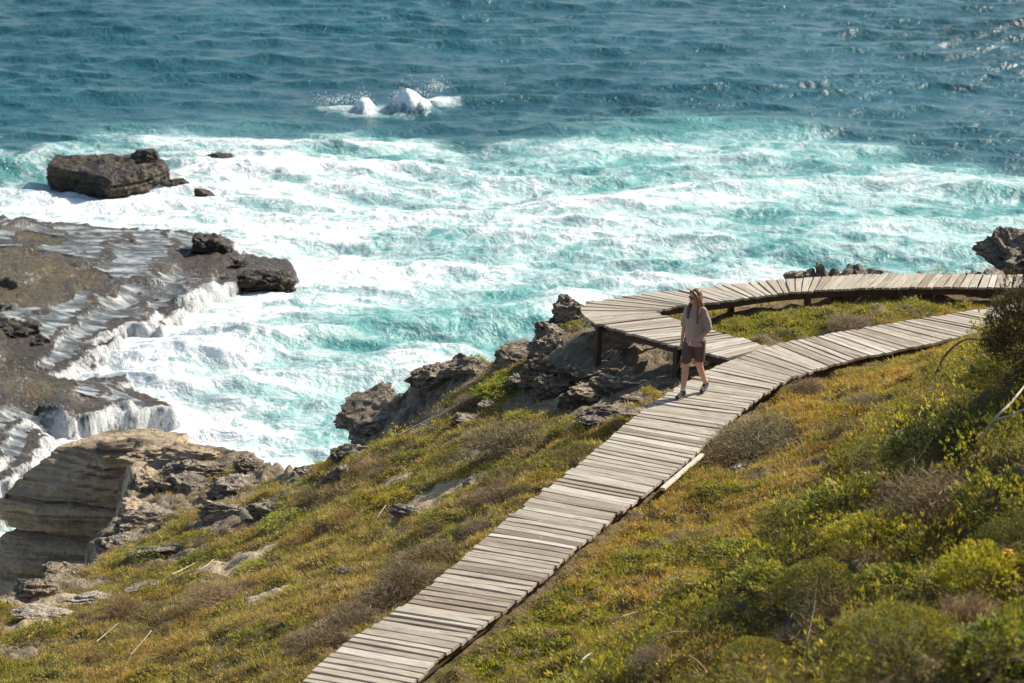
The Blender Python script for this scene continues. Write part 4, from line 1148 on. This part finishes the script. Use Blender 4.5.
def undergrowth():
    """everything between the bushes that can be told apart: small plants grown into one mass"""
    rng = np.random.default_rng(77)
    src = {k: [crown(k, s + 31, 560) for s in range(3)] for k in ('leafy', 'heath', 'rust', 'dry', 'bright', 'cushion')}
    Vs, Fs, Cs = [], [], []; nb = 0
    N = 9000
    y = np.sqrt(rng.uniform(14.6 ** 2, 47 ** 2, N)); x = rng.uniform(-1, 1, N) * .235 * y
    h, rk, sn, sd = ground(x, y); dm = line_dist(x, y, CL_MAIN); db = line_dist(x, y, CL_BR)
    zo, zg, zp = zone(x, y, Z_OR), zone(x, y, Z_GR), zone(x, y, Z_PU)
    nz = fbm(x * .7 + 3, y * .7, oct=3)
    S_ = np.array(SPOTS)
    for i in range(N):
        if (np.hypot(x[i] - S_[:, 0], y[i] - S_[:, 1]) / (S_[:, 2] + .06)).min() < .95: continue
        if sd[i] < .1 or dm[i] < .95 or db[i] < .9 or sn[i] > .35: continue
        hill = float(sstep(11.0, 11.7, np.array([h[i]]))[0])
        if rng.random() > .32 + .68 * hill - .10 * (rk[i] > .5): continue
        if rk[i] > .6 and rng.random() < .6: continue
        w = np.array([.28 + zg[i] * .5 + .3 * hill, .18 + .62 * hill, .22 + zo[i] * .7, .10 + zp[i] * .7, .12 + zg[i] * .4, .10 * hill])
        w = w * np.exp(rng.normal(size=6) * .2 + np.array([1, -1, .5, -.6, 1, 0]) * nz[i] * 1.5); w /= w.sum()
        kd = ('leafy', 'heath', 'rust', 'dry', 'bright', 'cushion')[rng.choice(6, p=w)]
        V, f, c = src[kd][rng.integers(3)]
        r = (.08 + .22 * rng.random() ** 2) * (1 + .45 * hill); a = rng.uniform(0, 6.28); ca, sa = math.cos(a), math.sin(a)
        hz = rng.uniform(.5, .95) * (1 + .2 * hill)
        Q = np.c_[(V[:, 0] * ca - V[:, 1] * sa) * r + x[i], (V[:, 0] * sa + V[:, 1] * ca) * r + y[i], V[:, 2] * r * hz + h[i] - .02]
        Vs.append(Q); Fs.append(f + nb); Cs.append(c * np.exp(rng.normal() * .18)); nb += len(Q)
    tag(mesh_np('undergrowth', np.vstack(Vs), np.vstack(Fs), M['bush'], cols=np.vstack(Cs)), 'tangle of small mixed plants filling the slopes between the bushes', kind='stuff')
ground_cover()
undergrowth()

# ---- loose and rooted branches
def tube(name, pts, r0, r1, mat, label, cat='branch', forks=()):
    V, Fc = [], []
    def run(pts, r0, r1):
        pts = [Vector(p) for p in pts]
        # smooth it
        Q = []
        for i in range(len(pts) - 1):
            p0, p1, p2, p3 = pts[max(i-1,0)], pts[i], pts[i+1], pts[min(i+2, len(pts)-1)]
            for k in range(5):
                t = k / 5; Q.append(.5 * ((2*p1) + (p2-p0)*t + (2*p0-5*p1+4*p2-p3)*t*t + (3*p1-p0-3*p2+p3)*t**3))
        Q.append(pts[-1]); b = len(V); S = 7
        for i, p in enumerate(Q):
            d = (Q[min(i+1, len(Q)-1)] - Q[max(i-1, 0)]).normalized()
            a = d.cross(Vector((.3, .2, 1))).normalized(); c = d.cross(a)
            r = r0 + (r1 - r0) * i / (len(Q) - 1); r *= 1 + .15 * math.sin(i * 2.3)
            for k in range(S): V.append(p + (a * math.cos(k * 6.2832 / S) + c * math.sin(k * 6.2832 / S)) * r)
        for i in range(len(Q) - 1):
            for k in range(S): Fc.append([b+i*S+k, b+i*S+(k+1) % S, b+(i+1)*S+(k+1) % S, b+(i+1)*S+k])
        Fc.append([b + k for k in range(S)][::-1]); e = b + (len(Q)-1)*S; Fc.append([e + k for k in range(S)])
    run(pts, r0, r1)
    for fk in forks: run(fk, r0 * .7, r1 * .7)
    c = Vector(pts[0])
    o = mesh_np(name, [v - c for v in V], Fc, mat, smooth=True); o.location = c
    return tag(o, label, cat)

def stick(px, lift, r, mat, label, forks=()):
    """px: photo points; lift: height above the ground at each"""
    def conv(px, lift):
        out = []
        for (u, v), l in zip(px, lift):
            q = on_ground(u, v + l * 60); out.append((q.x, q.y, q.z + l + .05))
        return out
    return tube('branch', conv(px, lift), r, r * .5, mat, label, forks=[conv(a, b) for a, b in forks])
stick([(168,586),(185,578),(203,572),(214,563)], (.02,.03,.05,.08), .012, M['branch'], 'longer bleached stick lying by the green leafy plant in the left grass')
stick([(172,578),(184,573),(196,566)], (.02,.04,.04), .010, M['branch'], 'shorter bleached stick above the longer one in the left grass')
stick([(130,660),(142,648),(152,636)], (.02,.1,.12), .010, M['branch'], 'thin pale stick near the lower left ochre plants', )
stick([(96,647),(108,637),(118,628)], (.02,.05,.08), .009, M['branch'], 'thin pale stick at the far left of the lower field')
stick([(312,636),(322,629),(334,622)], (.02,.06,.05), .010, M['branch'], 'pale stick beside the lowest bush of the dead row')
stick([(374,527),(379,519),(386,510)], (.02,.08,.15), .012, M['branch'], 'short pale stick standing left of the bare sandy patch')
stick([(396,440),(420,428),(445,416),(470,400)], (.03,.05,.08,.15), .016, M['branch'], 'long dry branch reaching up to the bleached twig bundle', forks=[([(420,428),(436,432),(450,430)], (.05,.05,.08))])
stick([(578,681),(582,670),(592,664),(603,656)], (.0,.14,.14,.16), .013, M['branch'], 'curled cream stick standing in the grass at the bottom edge')
stick([(610,628),(622,624),(636,618)], (.02,.04,.05), .009, M['branch'], 'thin pale stick in the grass above the curled cream stick')
stick([(664,683),(676,673),(692,671),(710,682)], (.0,.13,.15,.02), .013, M['branch_orange'], 'orange-brown stick arching over the bottom edge of the slope')
stick([(634,668),(650,655),(668,645),(690,640)], (.02,.12,.15,.05), .010, M['branch'], 'grey curved stick over the dark bush at the left tip of the slope')
stick([(934,388),(942,366),(962,352),(986,352)], (.02,.28,.42,.3), .018, M['branch_dark'], 'dark arched branch springing from the steep-sided shrub', forks=[([(942,366),(935,377),(927,390)], (.28,.12,.0))])
stick([(978,455),(992,440),(1008,425),(1026,402)], (.1,.28,.35,.4), .017, M['branch'], 'white dead branch rising across the right slope', forks=[([(992,440),(1010,436),(1026,428)], (.28,.3,.3))])
stick([(905,488),(918,475),(930,462)], (.1,.3,.42), .006, M['branch'], 'thin pale twig standing over the big dark green bush')
stick([(806,655),(812,635),(814,618)], (.1,.3,.42), .006, M['branch'], 'thin pale twig upright between the cushions')
stick([(828,668),(838,650),(858,640)], (.05,.2,.3), .006, M['branch'], 'thin pale twig leaning right by the mossy dome')
def at(u, v, t): return PD(u, v, t)
tube('branch', [at(1013,345,28.4), at(1012,328,28.2), at(1015,317,28.1), at(1022,314,28.1), at(1030,322,28.1)], .016, .010, M['branch'], 'hooked white branch standing in front of the steep-sided shrub')
tube('branch', [at(1000,308,28.3), at(1008,303,28.2), at(1018,299,28.2), at(1034,293,28.3)], .018, .014, M['branch_orange'], 'orange-brown bare branch poking from the steep-sided shrub')
# ------------------------------------------------------------------ boardwalks
def boardwalk(name, rib, label, seed, posts, centre=False):
    c = (rib[len(rib)//2][0] + rib[len(rib)//2][1]) / 2
    root = empty(name, (0, 0, 0), label=label, cat='boardwalk')
    deck_mesh('deck', rib, root, seed)
    for s in (.09, .91) if not centre else (.09, .5, .91):
        pts = [a.lerp(b, s) - Vector((0, 0, .046)) for a, b in rib[::4]]
        sweep_box('beam', pts, .055, .10, M['beam'], root)
    for (k, s, drop) in posts:
        a, b = rib[min(k, len(rib) - 1)]
        p = a.lerp(b, s); g = gz(p.x, p.y)
        d = rib[min(k + 1, len(rib) - 1)][0] - a
        post_mesh('post', Vector((p.x, p.y, g - .12)), DECK - .05, .095, M['beam'], root, math.atan2(d.y, d.x))
    return root
nm = len(RIB_MAIN)
boardwalk('boardwalk', RIB_MAIN, 'long grey plank walk winding up from the bottom edge past the walker', 1,
          [(k, s, 0) for k in range(4, nm - 4, 17) for s in (.2, .8)])
boardwalk('boardwalk', RIB_BR, 'pale plank walk on short posts looping left then right above the sea', 2,
          [(int(k*1.13),a_,0) for k,a_ in ((6,.04),(6,.96),(16,.04),(16,.96),(27,.04),(36,.04),(44,.95),(54,.04),(54,.95),(66,.95),(66,.05),(82,.97),(83,.05),(95,.95),(98,.95),(98,.05))])
def bar(name, a, b, w, h, mat, label, cat):
    d = b - a; L = d.length
    bm = bmesh.new(); bmesh.ops.create_cube(bm, size=1)
    for v in bm.verts: v.co = Vector((v.co.x * L, v.co.y * w * (.85 if v.co.x > 0 else 1), v.co.z * h))
    bmesh.ops.bevel(bm, geom=list(bm.edges), offset=.006, segments=1, affect='EDGES')
    me = bpy.data.meshes.new(name); bm.to_mesh(me); bm.free(); me.materials.append(mat)
    o = bpy.data.objects.new(name, me); COL.objects.link(o); o.location = (a + b) / 2
    o.rotation_euler = d.to_track_quat('X', 'Z').to_euler()
    return tag(o, label, cat)
a_, b_ = on_ground(662, 499), on_ground(702, 468)
bar('loose_plank', a_ + Vector((0,0,.13)), b_ + Vector((0,0,.17)), .07, .04, M['palewood'], 'pale loose plank lying in the grass along the main walk', 'plank')
# ------------------------------------------------------------------ the walker
M['skin'] = mat_plain('skin', (.52, .30, .20), .55, .35)
M['shirt'] = mat_plain('grey_shirt', (.37, .30, .27), .9, .15, 30, .15)
M['shorts'] = mat_plain('brown_shorts', (.115, .075, .07), .85, .2)
M['hair'] = mat_plain('brown_hair', (.20, .115, .06), .5, .4, 40, .5)
M['shoe'] = mat_plain('black_shoe', (.03, .032, .036), .6, .3)
M['sole'] = mat_plain('grey_sole', (.22, .22, .23), .7, .2)
M['glass'] = mat_plain('sunglass_lens', (.012, .01, .01), .12, .6)
M['sock'] = mat_plain('pale_sock', (.5, .46, .44), .9, .1)

def limb(bm, pts, sides=14):
    """tapered tube with round ends through (x,y,z,r[,flat]) points"""
    P_ = [Vector(p[:3]) for p in pts]; R_ = [p[3] for p in pts]; Fl = [p[4] if len(p) > 4 else 1 for p in pts]
    Q, RR, FF = [], [], []
    for i in range(len(P_) - 1):
        p0, p1, p2, p3 = P_[max(i-1,0)], P_[i], P_[i+1], P_[min(i+2, len(P_)-1)]
        for k in range(4):
            t = k / 4; Q.append(.5 * ((2*p1) + (p2-p0)*t + (2*p0-5*p1+4*p2-p3)*t*t + (3*p1-p0-3*p2+p3)*t**3)); RR.append(R_[i] * (1-t) + R_[i+1] * t); FF.append(Fl[i] * (1-t) + Fl[i+1] * t)
    Q.append(P_[-1]); RR.append(R_[-1]); FF.append(Fl[-1])
    rings = []
    def ring(c, d, r, fl):
        a = Vector((1, 0, 0)) - d * d.x
        a = (a if a.length > .1 else Vector((0, 1, 0)) - d * d.y).normalized(); b = d.cross(a)
        return [bm.verts.new(c + a * math.cos(k * 2 * math.pi / sides) * r + b * math.sin(k * 2 * math.pi / sides) * r * fl) for k in range(sides)]
    d0 = (Q[1] - Q[0]).normalized(); dn = (Q[-1] - Q[-2]).normalized()
    rings.append(ring(Q[0] - d0 * RR[0] * .75, d0, RR[0] * .5, FF[0]))
    for i, c in enumerate(Q):
        d = (Q[min(i+1, len(Q)-1)] - Q[max(i-1, 0)]).normalized(); rings.append(ring(c, d, RR[i], FF[i]))
    rings.append(ring(Q[-1] + dn * RR[-1] * .75, dn, RR[-1] * .5, FF[-1]))
    for A, B in zip(rings, rings[1:]):
        for k in range(sides): bm.faces.new((A[k], A[(k+1) % sides], B[(k+1) % sides], B[k]))
    bm.faces.new(rings[0][::-1]); bm.faces.new(rings[-1])

def blob(bm, c, s, rot=None):
    m = Matrix.Translation(c) @ (rot.to_4x4() if rot else Matrix.Identity(4)) @ Matrix.Diagonal((*s, 1))
    bmesh.ops.create_uvsphere(bm, u_segments=20, v_segments=14, radius=1, matrix=m)

def fuse(name, bm, mat, parent, voxel=.006, smooth=2):
    bmesh.ops.recalc_face_normals(bm, faces=bm.faces)
    me = bpy.data.meshes.new(name); bm.to_mesh(me); bm.free()
    o = bpy.data.objects.new(name, me); COL.objects.link(o)
    m = o.modifiers.new('r', 'REMESH'); m.mode = 'VOXEL'; m.voxel_size = voxel
    s = o.modifiers.new('s', 'SMOOTH'); s.iterations = smooth; s.factor = .5
    dg = bpy.context.evaluated_depsgraph_get(); ev = o.evaluated_get(dg)
    new = bpy.data.meshes.new_from_object(ev); o.modifiers.clear(); o.data = new
    new.transform(Matrix.Diagonal((-1, 1, 1, 1))); new.flip_normals()
    new.materials.clear(); new.materials.append(mat)
    new.polygons.foreach_set('use_smooth', np.ones(len(new.polygons), bool))
    o.parent = parent
    return o

def person():
    foot = P(681, 398, DECK)
    fwd = Vector((-.50, -.866, 0))
    root = empty('person', (0, 0, 0), label='woman in a loose grey shirt and brown shorts walking down the plank walk', cat='person')
    # local frame: x her left, y forward, z up; her right heel comes down first
    yaw = math.atan2(-fwd.x, fwd.y)
    heel = Vector((.085, .27, 0)) * .93
    R3 = Matrix.Rotation(yaw, 3, 'Z')
    loc = Vector((foot.x, foot.y, DECK + .004)) - R3 @ heel
    root.location = loc; root.rotation_euler = (0, 0, yaw); root.scale = (.88, .90, .93)
    # body: legs, torso, neck, head, arms, hands in one surface
    bm = bmesh.new()
    limb(bm, [(0,0,.86,.125,.8),(0,.0,.95,.125,.78),(0,.0,1.05,.11,.75),(0,.01,1.18,.125,.75),(0,.01,1.30,.135,.68),(0,0,1.37,.09,.8)])
    limb(bm, [(-.15,0,1.335,.05),(0,0,1.36,.06),(.15,0,1.335,.05)])
    limb(bm, [(0,-.005,1.34,.056),(0,.01,1.42,.050),(0,.02,1.46,.050)])
    # right leg, forward
    limb(bm, [(-.085,0,.86,.092),(-.09,.07,.68,.080),(-.09,.135,.48,.056),(-.09,.145,.40,.055),(-.088,.175,.28,.052),(-.086,.215,.13,.034),(-.085,.235,.07,.033)])
    limb(bm, [(-.085,.20,.06,.034),(-.088,.30,.055,.036),(-.09,.38,.045,.030)])
    # left leg, behind, heel lifting
    limb(bm, [(.085,0,.86,.092),(.09,.0,.68,.080),(.092,.005,.485,.056),(.092,-.03,.41,.055),(.094,-.10,.30,.052),(.095,-.20,.165,.034),(.095,-.225,.12,.033)])
    limb(bm, [(.095,-.235,.115,.034),(.098,-.16,.065,.036),(.10,-.085,.035,.030)])
    def hand(w, d, side, curl):
        """palm and five fingers from wrist w along direction d; side +1 for the thumb's side vector"""
        d = d.normalized(); s = side.normalized(); n = d.cross(s)
        limb(bm, [(*w, .026), (*(w + d * .04), .030, .6), (*(w + d * .085), .034, .45)], 10)
        for k, (o, l) in enumerate(((.028,.062),(.010,.072),(-.008,.068),(-.026,.052))):
            b = w + d * .085 + s * o
            p1 = b + d * l * .45 + n * curl * l * .15; p2 = b + d * l * .8 + n * curl * l * .5; p3 = b + d * l * .95 + n * curl * l * .85
            limb(bm, [(*b, .0085), (*p1, .008), (*p2, .0075), (*p3, .0065)], 8)
        b = w + d * .03 + s * .026
        limb(bm, [(*b, .011), (*(b + d * .025 + s * .022), .010), (*(b + d * .055 + s * .028 + n * curl * .012), .008)], 8)
    # right arm hangs a little behind, left arm swings forward across the body
    limb(bm, [(-.145,0,1.325,.048),(-.190,-.02,1.20,.041),(-.215,-.045,1.06,.036),(-.225,-.03,.95,.033),(-.228,.0,.83,.023)])
    hand(Vector((-.228,.0,.825)), Vector((0,.12,-1)), Vector((.1,1,.1)), -.9)
    limb(bm, [(.145,0,1.325,.048),(.190,-.01,1.20,.041),(.214,-.02,1.07,.037),(.19,.10,.985,.034),(.135,.205,.93,.024)])
    hand(Vector((.132,.21,.928)), Vector((-.55,.75,-.25)), Vector((0,.3,1)), .9)
    # head turned to her right, looking down a little
    H = Vector((0, .03, 1.545)); HR = Matrix.Rotation(.6, 3, 'Z') @ Matrix.Rotation(-.12, 3, 'X')
    hp = lambda x, y, z: H + HR @ Vector((x, y, z))
    blob(bm, hp(0, -.012, .018), (.074, .090, .092), HR)
    blob(bm, hp(0, .022, -.045), (.052, .058, .062), HR)      # jaw
    blob(bm, hp(0, .066, -.083), (.022, .018, .018), HR)      # chin
    limb(bm, [(*hp(0, .078, .012), .008), (*hp(0, .094, -.018), .011), (*hp(0, .088, -.030), .012)], 8)   # nose
    for s in (-1, 1):
        blob(bm, hp(.073 * s, -.012, -.010), (.010, .018, .030), HR)
        blob(bm, hp(.040 * s, .052, -.030), (.022, .020, .020), HR)
        blob(bm, hp(.030 * s, .068, .022), (.026, .012, .009), HR)   # brow
    limb(bm, [(*hp(-.020,.076,-.056), .006), (*hp(0,.084,-.054), .0075), (*hp(.020,.076,-.056), .006)], 8)   # lips
    limb(bm, [(*hp(-.017,.074,-.066), .006), (*hp(0,.081,-.067), .0075), (*hp(.017,.074,-.066), .006)], 8)
    fuse('body', bm, M['skin'], root, .0055, 1)
    # sunglasses: two lenses, bridge and temples
    bm = bmesh.new()
    for s in (-1, 1):
        blob(bm, hp(.031 * s, .083, .006), (.029, .010, .024), HR)
        limb(bm, [(*hp(.058*s,.076,.012), .004), (*hp(.078*s,.02,.012), .004), (*hp(.080*s,-.03,.006), .004)], 6)
    limb(bm, [(*hp(-.012,.094,.012), .004), (*hp(.012,.094,.012), .004)], 6)
    fuse('sunglasses', bm, M['glass'], root, .003, 0)
    # hair: a cap parted in the middle and long locks over both shoulders and down the back
    bm = bmesh.new()
    blob(bm, hp(0, -.030, .036), (.085, .092, .090), HR)
    blob(bm, hp(0, -.060, -.02), (.080, .065, .095), HR)
    for s in (-1, 1):
        limb(bm, [(*hp(.030*s,.050,.092), .024), (*hp(.068*s,.028,.050), .026), (*hp(.084*s,.006,-.01), .026), (*hp(.088*s,.0,-.08), .028), (.085*s+.0,.065,1.39,.030), (.09*s+.01,.125,1.29,.028), (.085*s+.01,.145,1.20 - .03*s,.018)], 10)
        limb(bm, [(*hp(.06*s,-.03,.02), .03), (*hp(.075*s,-.04,-.07), .035), (.09*s,-.05,1.38,.036), (.08*s,-.12,1.26,.034), (.07*s,-.125,1.16,.018)], 10)
    limb(bm, [(*hp(0,-.09,.0), .05), (0,-.09,1.42,.06), (0,-.13,1.30,.055,.6), (0,-.14,1.17,.03,.6)], 10)
    hair = fuse('hair', bm, M['hair'], root, .006, 2)
    # shirt: oversized, sleeves to the elbow, hem over the hips
    bm = bmesh.new()
    limb(bm, [(0,.005,.80,.178,.74),(0,.005,.86,.175,.74),(0,.005,.98,.165,.78),(0,.01,1.10,.160,.8),(0,.012,1.22,.163,.78),(0,.005,1.30,.155,.66),(0,0,1.355,.105,.72),(0,.0,1.385,.068,.9)], 28)
    limb(bm, [(-.15,0,1.335,.060),(0,0,1.35,.060),(.15,0,1.335,.060)])
    limb(bm, [(-.135,0,1.322,.060),(-.183,-.02,1.21,.062),(-.210,-.04,1.11,.064),(-.216,-.045,1.06,.065)])
    limb(bm, [(.135,0,1.322,.060),(.183,-.01,1.21,.062),(.210,-.015,1.11,.064),(.214,.0,1.06,.064)])
    sh = fuse('shirt', bm, M['shirt'], root, .008, 3)
    me = sh.data; co = np.empty(len(me.vertices) * 3); me.vertices.foreach_get('co', co); co = co.reshape(-1, 3)
    nn = np.empty(len(me.vertices) * 3); me.vertices.foreach_get('normal', nn); nn = nn.reshape(-1, 3)
    # folds hanging from the bust and across the waist
    fo = .012 * fbm(co[:, 0] * 16, co[:, 1] * 16, co[:, 2] * 4, oct=2) * sstep(1.35, 1.0, co[:, 2]) + .006 * fbm(co[:, 0] * 6, co[:, 1] * 6, co[:, 2] * 18, oct=2)
    co += nn * fo[:, None]
    co[:, 2] = np.maximum(co[:, 2], .79); me.vertices.foreach_set('co', co.ravel())
    bm = bmesh.new()
    limb(bm, [(0,0,.82,.140,.82),(0,.0,.90,.138,.8),(0,0,.97,.125,.78)], 24)
    limb(bm, [(-.082,0,.86,.104),(-.088,.07,.68,.092),(-.09,.115,.545,.076),(-.09,.12,.54,.074)], 20)
    limb(bm, [(.082,0,.86,.104),(.088,.0,.68,.092),(.092,.004,.545,.076),(.092,.004,.54,.074)], 20)
    fuse('shorts', bm, M['shorts'], root, .007, 2)
    # shoes and socks
    for s, pts, toe in ((-1, [(-.085,.205,.062,.046,.9),(-.087,.27,.052,.045,.85),(-.09,.34,.042,.046,.7),(-.092,.41,.036,.036,.7)], None),
                        (1, [(.095,-.248,.118,.046,.9),(.097,-.195,.085,.045,.85),(.10,-.13,.052,.046,.7),(.102,-.065,.034,.036,.7)], None)):
        bm = bmesh.new(); limb(bm, pts, 14)
        ank = (-.085,.232,.10,.042) if s < 0 else (.095,-.228,.145,.042)
        limb(bm, [(*pts[0][:3], .044), ank], 12)
        sh_ = fuse('shoe', bm, M['shoe'], root, .006, 1)
        bm = bmesh.new()
        P0 = [(x, y, z - .030, r * 1.02, .42) for x, y, z, r, *_ in pts]; limb(bm, P0, 14)
        so_ = fuse('sole', bm, M['sole'], root, .005, 1); so_.parent = sh_
        bm = bmesh.new(); a = Vector(ank[:3]); up_ = Vector((0, -.02, .05)) if s < 0 else Vector((0, .035, .05))
        limb(bm, [(*a, .040), (*(a + up_), .040)], 12); fuse('sock', bm, M['sock'], root, .006, 1)
    return root
person()

# ------------------------------------------------------------------ light, sky, camera
SUN_TO = Vector((.76, .50, 0)).normalized(); ELEV = math.radians(37)
sun_dir = Vector((SUN_TO.x * math.cos(ELEV), SUN_TO.y * math.cos(ELEV), math.sin(ELEV)))
sl = bpy.data.lights.new('sun', 'SUN'); sl.energy = 5.0; sl.angle = math.radians(.53); sl.color = (1, .92, .79)
so = bpy.data.objects.new('sun', sl); COL.objects.link(so); so.rotation_euler = sun_dir.to_track_quat('Z', 'Y').to_euler(); so.location = (0, 0, 60)
w = bpy.data.worlds.new('World'); scene.world = w; w.use_nodes = True
nt = w.node_tree; bg = nt.nodes['Background']
sky = nt.nodes.new('ShaderNodeTexSky'); sky.sky_type = 'NISHITA'; sky.sun_disc = False
sky.sun_elevation = ELEV; sky.sun_rotation = math.atan2(SUN_TO.x, SUN_TO.y); sky.dust_density = 1.5; sky.altitude = 20
nt.links.new(sky.outputs[0], bg.inputs[0]); bg.inputs[1].default_value = .095

cd = bpy.data.cameras.new('camera'); cam = bpy.data.objects.new('camera', cd); COL.objects.link(cam)
cd.sensor_width = 36; cd.lens = 36 * F / 1024; cd.clip_end = 20000; cd.clip_start = .1
cam.location = (0, 0, CAMZ); cam.rotation_euler = (math.pi / 2 - PITCH, 0, 0)
cd.dof.use_dof = True; cd.dof.focus_distance = 34; cd.dof.aperture_fstop = 2.8
scene.camera = cam
vs = scene.view_settings; vs.view_transform = 'Standard'; vs.look = 'None'; vs.gamma = 1; vs.use_curve_mapping = False; vs.exposure = 0.56
scene.cycles.use_denoising = True
scene.cycles.max_bounces = 6
